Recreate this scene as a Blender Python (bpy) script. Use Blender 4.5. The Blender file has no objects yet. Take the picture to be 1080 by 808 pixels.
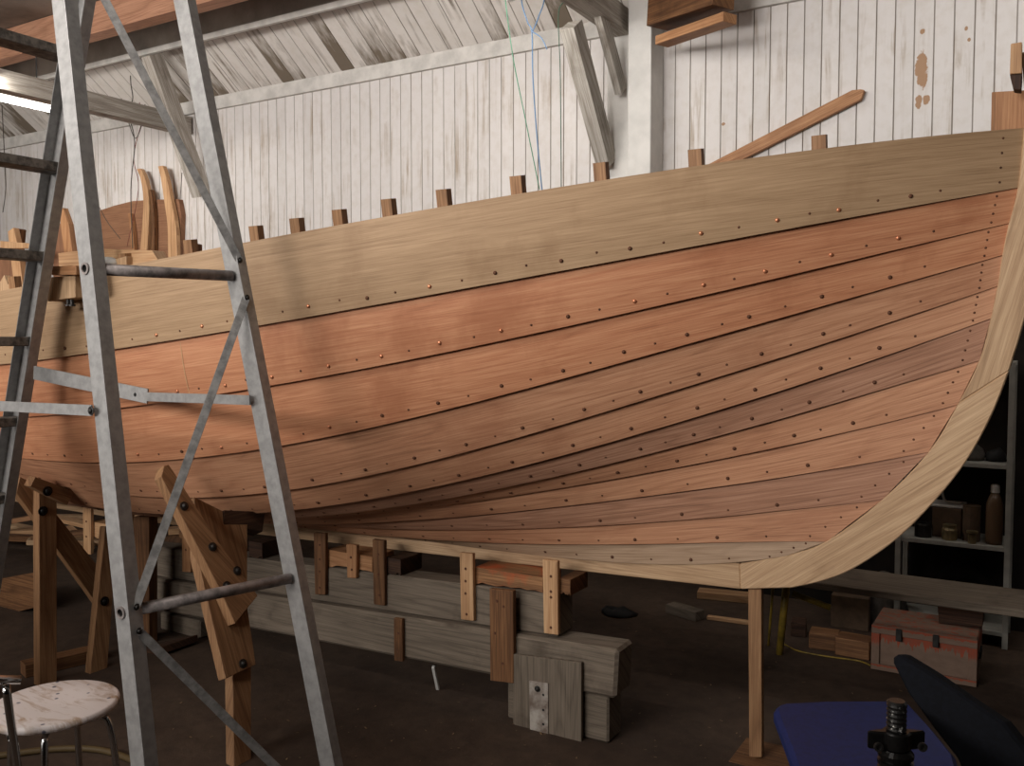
import bpy, bmesh, math, random
import numpy as np
from mathutils import Vector, Matrix
random.seed(7)
S = bpy.context.scene
COL = S.collection
# ------------------------------------------------------------------ camera
F = 950.; H = 1.5
PIT = math.atan(49/950.); YAW = math.radians(30.9)
FWD = Vector((-math.sin(YAW), math.cos(YAW), 0)); RT = Vector((math.cos(YAW), math.sin(YAW), 0)); ZZ = Vector((0, 0, 1))
F3 = math.cos(PIT)*FWD - math.sin(PIT)*ZZ; UP = math.sin(PIT)*FWD + math.cos(PIT)*ZZ
C0 = Vector((0, 0, H))
cam = bpy.data.cameras.new('camera'); co = bpy.data.objects.new('camera', cam); COL.objects.link(co)
cam.sensor_width = 36; cam.lens = F/1080*36; cam.clip_start = .05
co.matrix_world = Matrix(((RT.x, UP.x, -F3.x, 0), (RT.y, UP.y, -F3.y, 0), (RT.z, UP.z, -F3.z, H), (0, 0, 0, 1)))
S.camera = co
def ray(x, y): return RT*((x-540)/F) + UP*((404-y)/F) + F3
def onY(x, y, Y): r = ray(x, y); return C0 + r*(Y/r.y)          # the point of the vertical plane Y seen at x, y
def onX(x, y, X): r = ray(x, y); return C0 + r*(X/r.x)
def onZ(x, y, z): r = ray(x, y); return C0 + r*((z-H)/r.z)

# ------------------------------------------------------------------ materials
def newmat(name):
    m = bpy.data.materials.new(name); m.use_nodes = True
    nt = m.node_tree; b = nt.nodes['Principled BSDF']
    return m, nt, b
def lin(c): return tuple(((v/255)/12.92 if v/255 <= .04045 else ((v/255+.055)/1.055)**2.4) for v in c)+(1,)
class NB:
    def __init__(s, nt): s.nt = nt
    def n(s, t, **k):
        o = s.nt.nodes.new(t)
        for a, v in k.items():
            if a in ('inputs',):
                for i, w in v.items(): o.inputs[i].default_value = w
            else: setattr(o, a, v)
        return o
    def l(s, a, b): s.nt.links.new(a, b)
    def math(s, op, a, b=None, c=None):
        o = s.n('ShaderNodeMath', operation=op)
        for i, v in enumerate((a, b, c)):
            if v is None: continue
            if hasattr(v, 'links'): s.l(v, o.inputs[i])
            else: o.inputs[i].default_value = v
        return o.outputs[0]
    def ramp(s, fac, stops):
        o = s.n('ShaderNodeValToRGB'); e = o.color_ramp.elements
        while len(e) < len(stops): e.new(.5)
        for q, (p, c) in zip(e, stops): q.position = p; q.color = c
        s.l(fac, o.inputs[0]); return o.outputs[0]
    def mix(s, fac, a, b, mode='MIX'):
        o = s.n('ShaderNodeMix', data_type='RGBA', blend_type=mode)
        for i, v in ((0, fac), (6, a), (7, b)):
            if hasattr(v, 'links'): s.l(v, o.inputs[i])
            else: o.inputs[i].default_value = v
        return o.outputs[2]
    def noise(s, vec, scale, detail=4, rough=.55, dist=0):
        o = s.n('ShaderNodeTexNoise'); s.l(vec, o.inputs['Vector'])
        o.inputs['Scale'].default_value = scale; o.inputs['Detail'].default_value = detail
        o.inputs['Roughness'].default_value = rough; o.inputs['Distortion'].default_value = dist
        return o.outputs[0]
    def uvrand(s, sx, sy, src='UV'):
        tc = s.n('ShaderNodeTexCoord'); oi = s.n('ShaderNodeObjectInfo')
        mp = s.n('ShaderNodeMapping'); s.l(tc.outputs[src], mp.inputs[0]); mp.inputs['Scale'].default_value = (sx, sy, 1)
        cx = s.n('ShaderNodeCombineXYZ'); r = s.math('MULTIPLY', oi.outputs['Random'], 37.)
        for i in range(3): s.l(r, cx.inputs[i])
        s.l(cx.outputs[0], mp.inputs['Location']); return mp.outputs[0]
def W0(v): return (v, v, v, 1)
def wood(name, light, dark, rough=.6, grain=1., stain=None, stain_amt=.0, vary=.12, spec=.3, cathedral=.5):
    """lengthwise grain along U (metres), growth-ring figure across V"""
    m, nt, b = newmat(name); q = NB(nt)
    v1 = q.uvrand(1.3, 56); v2 = q.uvrand(.40, 3.4); v3 = q.uvrand(4, 150); v4 = q.uvrand(.9, 2.2)
    fine = q.noise(v1, 3.0, 5, .62); fibre = q.noise(v3, 3.0, 2, .6)
    big = q.noise(v2, 1.3, 2, .5); tone = q.noise(v4, 1.6, 3, .6)
    rings = q.math('FRACT', q.math('MULTIPLY', big, 16.*grain))
    rings = q.math('POWER', q.math('ABSOLUTE', q.math('MULTIPLY_ADD', rings, 2., -1.)), 2.5)
    g = q.math('ADD', q.math('MULTIPLY_ADD', fine, .62, .02), q.math('MULTIPLY', rings, -.26*cathedral))
    g = q.math('ADD', g, q.math('MULTIPLY', fibre, .26))
    g = q.math('ADD', g, q.math('MULTIPLY_ADD', tone, .24, -.06))
    c = q.ramp(g, [(.28, lin(tuple(v*.82 for v in dark))), (.44, lin(dark)), (.66, lin(light))])
    oi = q.n('ShaderNodeObjectInfo')
    hs = q.n('ShaderNodeHueSaturation'); q.l(c, hs.inputs['Color'])
    q.l(q.math('MULTIPLY_ADD', oi.outputs['Random'], vary*2, 1-vary), hs.inputs['Value'])
    c = hs.outputs[0]
    if stain:
        sv = q.uvrand(3.0, 2.0); st = q.noise(sv, 1.1, 5, .62)
        msk = q.ramp(st, [(.54, W0(0)), (.68, W0(stain_amt))] if stain_amt < .95 else [(.50, W0(0)), (.60, W0(.9))])
        c = q.mix(msk, c, lin(stain))
    q.l(c, b.inputs['Base Color'])
    b.inputs['Roughness'].default_value = rough; b.inputs['Specular IOR Level'].default_value = spec
    bp = q.n('ShaderNodeBump'); bp.inputs['Strength'].default_value = .25; bp.inputs['Distance'].default_value = .003
    q.l(g, bp.inputs['Height']); q.l(bp.outputs[0], b.inputs['Normal'])
    return m
def plain(name, c, rough=.5, metal=0, spec=.4, noise=.0, nscale=20, dark=None, bump=0):
    m, nt, b = newmat(name); q = NB(nt)
    tc = q.n('ShaderNodeTexCoord')
    n = q.noise(tc.outputs['Object'], nscale, 5, .6)
    d = dark or tuple(v*(1-noise) for v in c)
    col = q.ramp(n, [(.35, lin(d)), (.62, lin(c))] if 'splash' not in name else [(.36, lin(d)), (.40, lin(c))])
    q.l(col, b.inputs['Base Color'])
    b.inputs['Roughness'].default_value = rough; b.inputs['Metallic'].default_value = metal
    b.inputs['Specular IOR Level'].default_value = spec
    if bump:
        bp = q.n('ShaderNodeBump'); bp.inputs['Strength'].default_value = bump; bp.inputs['Distance'].default_value = .004
        q.l(n, bp.inputs['Height']); q.l(bp.outputs[0], b.inputs['Normal'])
    return m
M = {}
M['sheer'] = wood('oak_sheer', (182, 151, 118), (159, 129, 98), .6, .8, (120, 86, 56), .3, .02, cathedral=.15)
M['larch'] = wood('larch_orange', (208, 152, 114), (184, 124, 90), .55, 1.0, (152, 92, 62), .45, .05, cathedral=.25)
M['larch2'] = wood('larch_salmon', (208, 157, 122), (182, 130, 98), .55, 1.1, (158, 104, 76), .4, .06, cathedral=.4)
M['larch3'] = wood('larch_brown', (196, 150, 122), (168, 122, 96), .58, 1.2, (140, 104, 80), .35, .06, cathedral=.5)
M['oak'] = wood('oak_pale', (210, 178, 142), (178, 144, 110), .6, .7, (110, 80, 50), .25, .05, cathedral=.35)
M['shore'] = wood('shore_plank', (168, 130, 94), (134, 98, 68), .6, .8, (110, 76, 50), .3, .06)
M['garb'] = wood('garboard_oak', (184, 156, 130), (156, 128, 102), .6, 1, (130, 106, 84), .4, .05, cathedral=.3)
M['pine'] = wood('pine_new', (206, 170, 130), (178, 136, 98), .6, .8, None, 0, .1, cathedral=.5)
M['pine_or'] = wood('pine_orange', (190, 144, 104), (158, 112, 76), .6, .9, (110, 66, 40), .3, .1)
M['ply'] = wood('plywood_brown', (152, 112, 84), (130, 92, 68), .65, .5, (105, 60, 35), .3, .06, cathedral=.3)
M['brown'] = wood('wood_brown', (140, 100, 66), (98, 66, 42), .65, .9, (60, 38, 24), .5, .12)
M['dark'] = wood('wood_dark', (92, 64, 46), (56, 38, 28), .7, 1, None, 0, .1)
M['grey'] = wood('timber_grey', (132, 119, 105), (108, 97, 85), .85, 1.1, (60, 50, 42), .6, .08, .15)
M['beam'] = wood('timber_whitewashed', (205, 200, 192), (160, 152, 142), .8, .8, (110, 98, 84), .45, .06, .2)
M['orange_block'] = wood('block_orange_paint', (180, 134, 92), (128, 90, 60), .7, .8, (186, 86, 46), 1., .05)
def white_boards(name, axis, pitch, off, stain, amt, base=(218, 213, 210), groove=.85, damp=0, peel=()):
    m, nt, b = newmat(name); q = NB(nt)
    tc = q.n('ShaderNodeTexCoord')
    sp = q.n('ShaderNodeSeparateXYZ'); q.l(tc.outputs['UV'], sp.inputs[0])     # u along the boards, v across
    u, v = sp.outputs[0], sp.outputs[1]
    fr = q.math('FRACT', q.math('ADD', q.math('DIVIDE', v, pitch), off))
    bid = q.math('FLOOR', q.math('ADD', q.math('DIVIDE', v, pitch), off))
    edge = q.math('ABSOLUTE', q.math('SUBTRACT', fr, .5))
    cx = q.n('ShaderNodeCombineXYZ'); q.l(q.math('MULTIPLY', u, .8), cx.inputs[0]); q.l(q.math('MULTIPLY', v, 14.), cx.inputs[1])
    q.l(q.math('MULTIPLY', bid, 7.3), cx.inputs[2])
    n1 = q.noise(cx.outputs[0], 1.6, 5, .65, .6)
    cx2 = q.n('ShaderNodeCombineXYZ'); q.l(u, cx2.inputs[0]); q.l(v, cx2.inputs[1]); q.l(q.math('MULTIPLY', bid, .13), cx2.inputs[2])
    n2 = q.noise(cx2.outputs[0], 2.2, 5, .6)
    n3 = q.noise(cx2.outputs[0], 16, 4, .6)
    wn = q.n('ShaderNodeTexWhiteNoise', noise_dimensions='1D'); q.l(bid, wn.inputs['W'])
    c = q.mix(q.math('MULTIPLY', wn.outputs[0], .35), lin(base), lin(tuple(k*.9 for k in base)))
    c = q.mix(q.ramp(n3, [(.45, W0(0)), (.75, W0(.25))]), c, lin((180, 168, 150)))
    gm = q.ramp(edge, [(.455, W0(0)), (.49, W0(1))])
    gm = q.math('MULTIPLY', gm, q.ramp(n1, [(.3, W0(.35)), (.6, W0(groove))]))
    c = q.mix(gm, c, lin((96, 84, 66)))
    st = q.math('MULTIPLY', q.ramp(n1, [(.5, W0(0)), (.66, W0(1))]), q.ramp(n2, [(.46, W0(0)), (.62, W0(1))]))
    if damp:                                         # damp stains spreading up single boards from the cornice
        wn2 = q.n('ShaderNodeTexWhiteNoise', noise_dimensions='1D'); q.l(q.math('ADD', bid, 31.7), wn2.inputs['W'])
        cx3 = q.n('ShaderNodeCombineXYZ'); q.l(q.math('MULTIPLY', u, 2.2), cx3.inputs[0]); q.l(q.math('MULTIPLY', v, 9.), cx3.inputs[1])
        n4 = q.noise(cx3.outputs[0], 2.0, 4, .6)
        h = q.math('SUBTRACT', q.math('ADD', q.math('MULTIPLY', q.math('POWER', wn2.outputs[0], 2.2), .62), q.math('MULTIPLY', n4, .85)), q.math('MULTIPLY', u, .8))
        st = q.math('MAXIMUM', st, q.ramp(h, [(.50, W0(0)), (.80, W0(1))]))
    st = q.math('MULTIPLY', st, amt)
    c = q.mix(st, c, lin(stain))
    for pv, pu, rv, ru in peel:                       # patches where the paint has flaked off to bare wood
        e = q.math('ADD', q.math('POWER', q.math('DIVIDE', q.math('SUBTRACT', v, pv), rv), 2.), q.math('POWER', q.math('DIVIDE', q.math('SUBTRACT', u, pu), ru), 2.))
        e = q.math('ADD', e, q.math('MULTIPLY_ADD', n3, 3.2, -1.6))
        c = q.mix(q.ramp(e, [(.55, W0(.9)), (.75, W0(0))]), c, lin((158, 118, 80)))
    q.l(c, b.inputs['Base Color']); b.inputs['Roughness'].default_value = .55; b.inputs['Specular IOR Level'].default_value = .25
    return m
M['wall'] = white_boards('white_boarding', 0, .094, 0., (150, 130, 104), .7, peel=[(q_.x, q_.z-1.58, a_, b_) for q_, a_, b_ in ((onY(972, 74, 5.2), .035, .12), (onY(969, 108, 5.2), .02, .05), (onY(977, 106, 5.2), .02, .03), (onY(973, 33, 5.2), .015, .02), (onY(1019, 30, 5.2), .012, .015), (onY(1022, 42, 5.2), .01, .012), (onY(763, 131, 5.2), .015, .012))])
M['ceil'] = white_boards('damp_white_ceiling_boarding', 0, .12, 0., (100, 86, 68), .9, (220, 214, 208), .8, 1)
M['paint'] = plain('white_paint_trim', (210, 206, 200), .6, noise=.12, nscale=9)
M['postpaint'] = plain('white_paint_post', (214, 211, 206), .6, noise=.08, nscale=6)
M['ceilgrey'] = plain('grey_board_ceiling', (156, 146, 136), .8, noise=.2, nscale=3)
M['darkwall'] = plain('dark_boarding', (44, 37, 32), .9, noise=.4, nscale=5)  # near-black tone that carries the shade of the lower back wall
M['alu'] = plain('aluminium', (172, 170, 168), .42, .45, .5, noise=.12, nscale=38)
M['bar'] = plain('aluminium_bar', (146, 143, 140), .5, .3, .5, noise=.25, nscale=40)
M['aludark'] = plain('grimy_aluminium', (126, 118, 110), .6, .2, .3, noise=.45, nscale=40)
M['tube'] = plain('worn_rung_tube', (158, 148, 144), .5, .3, .4, noise=.35, nscale=30)
M['steel'] = plain('dark_steel', (70, 68, 66), .45, .8, .5, noise=.3)
M['chrome'] = plain('chrome', (200, 200, 200), .14, 1, .5)
M['splash'] = plain('black_steel_with_white_splashes', (34, 33, 32), .3, .4, .5, nscale=55, dark=(190, 188, 182))
M['blacksteel'] = plain('black_oily_steel', (30, 29, 28), .3, .6, .5, noise=.4)
M['copper'] = plain('copper', (225, 150, 110), .35, .6, .5, noise=.15)
M['nailhead'] = plain('rusty_nail', (112, 74, 54), .7, .2, .3, noise=.3)
M['rusty'] = plain('rusty_plate', (186, 178, 168), .6, .3, .3, nscale=11, dark=(84, 56, 38))
M['blue'] = plain('blue_plastic', (24, 38, 92), .6, 0, .4, noise=.15, nscale=60)
M['darkblue'] = plain('dark_blue_fabric', (15, 17, 24), .85, 0, .2, noise=.3, nscale=80)
M['yellow'] = plain('yellow_paint', (150, 124, 46), .5, .1, .4, noise=.3)
M['hose'] = plain('ochre_hose', (84, 68, 42), .6, 0, .3)
M['green'] = plain('green_string', (70, 128, 100), .7); M['bluerope'] = plain('blue_rope', (104, 132, 164), .7)
M['darkgreen'] = plain('dark_green_string', (50, 84, 66), .7); M['wire'] = plain('dark_wire', (66, 58, 50), .6)
M['redwire'] = plain('reddish_wire', (120, 66, 56), .6)
M['shelf'] = plain('white_shelf_enamel', (172, 170, 162), .5, .1, .4, noise=.1)
M['card'] = plain('cardboard', (96, 76, 58), .8, noise=.2); M['cloth'] = plain('grey_sacking', (96, 90, 84), .9, noise=.4, nscale=14, bump=.8)
M['rubber'] = plain('black_rubber', (26, 25, 25), .7, noise=.3); M['tin'] = plain('tin', (150, 132, 96), .4, .5, .4, noise=.3)
M['whitep'] = plain('white_plastic', (206, 204, 198), .4); M['brownglass'] = plain('brown_bottle', (96, 74, 54), .35)
M['chip'] = plain('wood_chips', (120, 98, 72), .8)
M['stone'] = plain('grey_concrete', (112, 104, 94), .9, noise=.35, nscale=12, bump=.6)
def seat_mat():
    m, nt, b = newmat('white_seat_with_paint_spatter'); q = NB(nt)
    tc = q.n('ShaderNodeTexCoord'); o = tc.outputs['Object']
    mp = q.n('ShaderNodeMapping'); q.l(o, mp.inputs[0]); mp.inputs['Scale'].default_value = (6, 22, 6); mp.inputs['Rotation'].default_value = (0, 0, .5)
    n = q.noise(mp.outputs[0], 1.2, 5, .65, 1.2)
    c = q.mix(q.ramp(n, [(.5, W0(0)), (.68, W0(.8))]), lin((216, 206, 202)), lin((150, 116, 78)))
    vo = q.n('ShaderNodeTexVoronoi'); q.l(o, vo.inputs['Vector']); vo.inputs['Scale'].default_value = 24
    c = q.mix(q.ramp(vo.outputs['Distance'], [(.1, W0(.9)), (.16, W0(0))]), c, lin((70, 74, 96)))
    vo = q.n('ShaderNodeTexVoronoi'); q.l(o, vo.inputs['Vector']); vo.inputs['Scale'].default_value = 9
    c = q.mix(q.ramp(vo.outputs['Distance'], [(.06, W0(.9)), (.075, W0(0))]), c, lin((170, 30, 30)))
    q.l(c, b.inputs['Base Color']); b.inputs['Roughness'].default_value = .45
    return m
M['seat'] = seat_mat()
def crate_mat():
    m, nt, b = newmat('crate_with_red_paint_runs'); q = NB(nt)
    tc = q.n('ShaderNodeTexCoord'); g = tc.outputs['Generated']
    sp = q.n('ShaderNodeSeparateXYZ'); q.l(g, sp.inputs[0])
    cx = q.n('ShaderNodeCombineXYZ'); q.l(q.math('MULTIPLY', sp.outputs[0], 9.), cx.inputs[0]); q.l(q.math('MULTIPLY', sp.outputs[1], 9.), cx.inputs[1])
    n = q.noise(cx.outputs[0], 2.4, 3, .6)
    h = q.math('ADD', sp.outputs[2], q.math('MULTIPLY', n, .9))
    msk = q.ramp(h, [(1.1, W0(0)), (1.2, W0(.9))]) if False else q.math('GREATER_THAN', h, 1.12)
    ge = q.n('ShaderNodeNewGeometry'); sn = q.n('ShaderNodeSeparateXYZ'); q.l(ge.outputs['Normal'], sn.inputs[0])
    up = q.math('GREATER_THAN', sn.outputs[2], .7)
    n5 = q.noise(g, 11, 4, .6); spk = q.ramp(n5, [(.5, W0(0)), (.58, W0(.8))])
    mm = q.n('ShaderNodeMix', data_type='FLOAT'); q.l(up, mm.inputs[0]); q.l(msk, mm.inputs[2]); q.l(spk, mm.inputs[3]); msk = mm.outputs[0]
    c = q.mix(msk, lin((124, 100, 84)), lin((150, 66, 38)))
    n2 = q.noise(g, 7, 4, .6); c = q.mix(q.ramp(n2, [(.4, W0(0)), (.7, W0(.5))]), c, lin((96, 74, 60)))
    q.l(c, b.inputs['Base Color']); b.inputs['Roughness'].default_value = .7
    return m
M['crate'] = crate_mat()
def floor_mat():
    m, nt, b = newmat('dark_dirty_floor'); q = NB(nt)
    tc = q.n('ShaderNodeTexCoord'); o = tc.outputs['Object']
    n = q.noise(o, 1.3, 6, .6); n2 = q.noise(o, 14, 5, .65)
    c = q.ramp(n, [(.3, lin((60, 48, 40))), (.7, lin((88, 72, 60)))])
    c = q.mix(q.ramp(n2, [(.4, W0(0)), (.75, W0(.55))]), c, lin((44, 36, 31)))
    q.l(c, b.inputs['Base Color']); b.inputs['Roughness'].default_value = .8; b.inputs['Specular IOR Level'].default_value = .2
    bp = q.n('ShaderNodeBump'); bp.inputs['Strength'].default_value = .4; bp.inputs['Distance'].default_value = .01
    q.l(n2, bp.inputs['Height']); q.l(bp.outputs[0], b.inputs['Normal'])
    return m
M['floor'] = floor_mat()
def glow(name, c, s):
    m, nt, b = newmat(name); b.inputs['Emission Color'].default_value = c; b.inputs['Emission Strength'].default_value = s
    b.inputs['Base Color'].default_value = c; return m
M['lamp'] = glow('fluorescent_glow', (1, .98, .93, 1), 16)

# ------------------------------------------------------------------ builders
def grain_uv(bm, g):
    """u runs along the grain direction g, v across it (both in metres)"""
    g = Vector(g).normalized(); uv = bm.loops.layers.uv.verify(); bm.normal_update()
    for f in bm.faces:
        h = f.normal.cross(g)
        if h.length < .3:
            h = f.normal.orthogonal(); gg = f.normal.cross(h); 
            for l in f.loops: l[uv].uv = (l.vert.co.dot(gg)*.2, l.vert.co.dot(h))
            continue
        h.normalize(); s = 1 if (abs(h.x), h.x)[0] >= 0 else 1
        o = (f.normal.x*3.1+f.normal.y*1.7+f.normal.z*5.3)
        for l in f.loops: l[uv].uv = (l.vert.co.dot(g), l.vert.co.dot(h)+o)
def link(name, bm, mat, parent=None, grain=None, bevel=0, smooth=False, origin=None):
    bmesh.ops.recalc_face_normals(bm, faces=bm.faces[:])
    if bevel:
        bmesh.ops.bevel(bm, geom=[e for e in bm.edges if len(e.link_faces) == 2 and e.calc_face_angle(0) > .6], offset=bevel, segments=1, affect='EDGES', clamp_overlap=True)
    if grain is not None: grain_uv(bm, grain)
    if origin is None:
        n = max(1, len(bm.verts)); origin = sum((v.co for v in bm.verts), Vector())/n
        if not parent: origin.z = min((v.co.z for v in bm.verts), default=0)
    origin = Vector(origin)
    for v in bm.verts: v.co -= origin
    if smooth:
        for f in bm.faces: f.smooth = True
    me = bpy.data.meshes.new(name); bm.to_mesh(me); bm.free()
    if mat: me.materials.append(M[mat] if isinstance(mat, str) else mat)
    o = bpy.data.objects.new(name, me); COL.objects.link(o)
    if parent:
        o.parent = parent; w = Vector()
        p = parent
        while p: w += p.location; p = p.parent
        o.location = origin - w
    else: o.location = origin
    return o
def tag(o, label, cat, group=None, kind=None):
    if label: o['label'] = label
    if cat: o['category'] = cat
    if group: o['group'] = group
    if kind: o['kind'] = kind
    return o
def thing(name, loc, label, cat, group=None):
    o = bpy.data.objects.new(name, None); COL.objects.link(o); o.location = loc; o.empty_display_size = .1
    return tag(o, label, cat, group)
def struct(o): o['kind'] = 'structure'; return o
def hexa(bm, c):                                     # 8 corners: 4 bottom, 4 top (same order)
    v = [bm.verts.new(p) for p in c]
    for f in ((3, 2, 1, 0), (4, 5, 6, 7), (0, 1, 5, 4), (1, 2, 6, 5), (2, 3, 7, 6), (3, 0, 4, 7)): bm.faces.new([v[i] for i in f])
def add_box(bm, lo, hi):
    x0, y0, z0 = lo; x1, y1, z1 = hi
    hexa(bm, [(x0, y0, z0), (x1, y0, z0), (x1, y1, z0), (x0, y1, z0), (x0, y0, z1), (x1, y0, z1), (x1, y1, z1), (x0, y1, z1)])
def add_beam(bm, p0, p1, w, h, up=(0, 0, 1)):
    p0, p1 = Vector(p0), Vector(p1); d = (p1-p0).normalized(); s = d.cross(Vector(up))
    if s.length < 1e-4: s = d.orthogonal()
    s.normalize(); u = s.cross(d).normalized(); s = s*(w/2); u = u*(h/2)
    hexa(bm, [p0-s-u, p0+s-u, p0+s+u, p0-s+u, p1-s-u, p1+s-u, p1+s+u, p1-s+u])
def add_prism(bm, pts, off):
    """closed outline pts swept by the vector off"""
    off = Vector(off); a = [bm.verts.new(p) for p in pts]; b = [bm.verts.new(Vector(p)+off) for p in pts]; n = len(a)
    bm.faces.new(a); bm.faces.new(b[::-1])
    for i in range(n): bm.faces.new((a[i], b[i], b[(i+1) % n], a[(i+1) % n]))
def add_tube(bm, pts, r, seg=10, cap=True, r_end=None):
    pts = [Vector(p) for p in pts]; n = len(pts); rings = []; prev = None
    for i, p in enumerate(pts):
        d = (pts[min(i+1, n-1)]-pts[max(i-1, 0)]).normalized()
        s = d.orthogonal().normalized() if prev is None else (prev-d*prev.dot(d)).normalized()
        prev = s; t = d.cross(s); rr = r if r_end is None else r+(r_end-r)*i/(n-1)
        rings.append([bm.verts.new(p+(s*math.cos(2*math.pi*k/seg)+t*math.sin(2*math.pi*k/seg))*rr) for k in range(seg)])
    for a, b in zip(rings, rings[1:]):
        for k in range(seg): bm.faces.new((a[k], a[(k+1) % seg], b[(k+1) % seg], b[k]))
    if cap: bm.faces.new(rings[0][::-1]); bm.faces.new(rings[-1])
def add_lathe(bm, c, axis, prof, seg=20):
    """prof: (radius, height along axis)"""
    c = Vector(c); a = Vector(axis).normalized(); s = a.orthogonal().normalized(); t = a.cross(s); rings = []
    for r, h in prof:
        rings.append([bm.verts.new(c+a*h+(s*math.cos(2*math.pi*k/seg)+t*math.sin(2*math.pi*k/seg))*max(r, 1e-4)) for k in range(seg)])
    for q, w in zip(rings, rings[1:]):
        for k in range(seg): bm.faces.new((q[k], q[(k+1) % seg], w[(k+1) % seg], w[k]))
    bm.faces.new(rings[0][::-1]); bm.faces.new(rings[-1])
def smooth_path(pts, n=8):
    pts = [Vector(p) for p in pts]; out = []
    for i in range(len(pts)-1):
        a = pts[max(i-1, 0)]; b = pts[i]; c = pts[i+1]; d = pts[min(i+2, len(pts)-1)]
        for k in range(n):
            t = k/n
            out.append(.5*((2*b)+(c-a)*t+(2*a-5*b+4*c-d)*t*t+(3*b-a-3*c+d)*t**3))
    return out+[pts[-1]]
BM = bmesh.new
def board(name, p0, p1, w, h, mat, parent=None, up=(0, 0, 1), bevel=.002):
    bm = BM(); add_beam(bm, p0, p1, w, h, up); return link(name, bm, mat, parent, Vector(p1)-Vector(p0), bevel)
def slab(name, px, Y, th, mat, parent=None, grain=(1, 0, 0), bevel=.002):
    """a board whose front face has the corners px on the upright plane Y and whose thickness th goes away from there"""
    bm = BM(); add_prism(bm, [onY(x, y, Y) for x, y in px], (0, th, 0)); return link(name, bm, mat, parent, grain, bevel)
def bolt(name, p, axis, r, parent, mat='steel'):
    bm = BM(); add_lathe(bm, p, axis, [(r*1.0, 0), (r*1.0, r*.22), (r*.62, r*.3), (r*.55, r*.55), (r*.3, r*.75), (0, r*.8)], 14)
    return link(name, bm, mat, parent, smooth=False)

# ------------------------------------------------------------------ the room
WY = 5.2
def grooved(name, origin, du, dv, nu_len, v0, v1, pitch, mat, nrm):
    """boarding as one continuous sheet with a V groove at every board joint"""
    bm = BM(); uv = bm.loops.layers.uv.verify(); O = Vector(origin); du, dv, nrm = Vector(du), Vector(dv), Vector(nrm)
    prof = []; k0 = math.floor(v0/pitch); k1 = math.ceil(v1/pitch)
    for k in range(k0, k1):
        a = k*pitch
        prof += [(a, -.006), (a+.004, 0), (a+pitch-.004, 0)]
    prof.append((k1*pitch, -.006))
    rows = [[bm.verts.new(O+dv*v+nrm*n+du*t) for v, n in prof] for t in (0, nu_len)]
    us = (0, nu_len)
    for i in range(len(prof)-1):
        f = bm.faces.new((rows[0][i], rows[0][i+1], rows[1][i+1], rows[1][i]))
        for l, (v, u) in zip(f.loops, ((prof[i][0], 0), (prof[i+1][0], 0), (prof[i+1][0], nu_len), (prof[i][0], nu_len))): l[uv].uv = (u, v)
    me = bpy.data.meshes.new(name); bm.to_mesh(me); bm.free(); me.materials.append(M[mat])
    o = bpy.data.objects.new(name, me); COL.objects.link(o); return struct(o)
def plane(name, c, mat):
    bm = BM(); bm.faces.new([bm.verts.new(p) for p in c]); o = link(name, bm, mat, None, None); return struct(o)
XL, XR, YF = -12., 3.2, -3.
bm = BM(); add_box(bm, (XL, YF, -.1), (XR, WY+.1, 0)); struct(link('floor', bm, 'floor'))
CZ = 3.50                                                            # top of the upright boarding
grooved('wall_back', (0, WY, 1.58), (0, 0, 1), (1, 0, 0), CZ+.9-1.58, XL, XR, .094, 'wall', (0, -1, 0))
bm = BM(); add_box(bm, (XL, WY, 0), (XR, WY+.1, 1.58)); struct(link('wall_back_lower', bm, 'darkwall'))  # lower boards coloured dark in place of the shade behind boat and shelves
bm = BM(); add_box(bm, (XL-.1, YF, 0), (XL, WY+.1, 4.6)); struct(link('wall_left', bm, 'paint'))
bm = BM(); add_box(bm, (XR, YF, 0), (XR+.1, WY+.1, 4.6)); struct(link('wall_right', bm, 'darkwall'))
WX0, WX1, WZ0, WZ1 = -6.0, -.8, 2.3, 3.8                                # unseen opening added so its sill keeps light off the low timbers
bm = BM()
for lo, hi in (((XL, YF-.1, 0), (XR, YF, WZ0)), ((XL, YF-.1, WZ1), (XR, YF, 4.6)), ((XL, YF-.1, WZ0), (WX0, YF, WZ1)), ((WX1, YF-.1, WZ0), (XR, YF, WZ1))): add_box(bm, lo, hi)
struct(link('wall_front', bm, 'darkwall'))
SL = Vector((0, -.8, .6)).normalized()                              # the sloping boarding rises towards the middle of the shed
grooved('ceiling', (0, WY, 3.44), SL, (1, 0, 0), .60, XL, XR, .12, 'ceil', (0, -.6, -.8))
bm = BM(); add_box(bm, (XL, YF, 3.915), (XR, 4.74, 4.02)); struct(link('ceiling_flat', bm, 'ceilgrey', None, (1, 0, 0)))
bm = BM(); add_box(bm, (XL, 4.70, 3.72), (XR, 4.75, 3.95)); struct(link('trim_1', bm, 'ceilgrey', None, (1, 0, 0)))     # purlin board
bm = BM(); add_box(bm, (XL, 4.67, 3.70), (XR, 4.699, 3.74)); struct(link('trim_2', bm, 'paint', None, (1, 0, 0)))
bm = BM(); add_box(bm, (XL, WY-.03, 3.36), (XR, WY+.02, 3.47)); struct(link('trim_3', bm, 'paint', None, (1, 0, 0)))  # cornice board
o = board('roof_beam', (XL+.1, 4.2, 3.80), (-1.0, 4.2, 3.80), .12, .22, 'larch3')
tag(o, 'bare orange-brown roof beam running along under the ceiling', 'beam')

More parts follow.
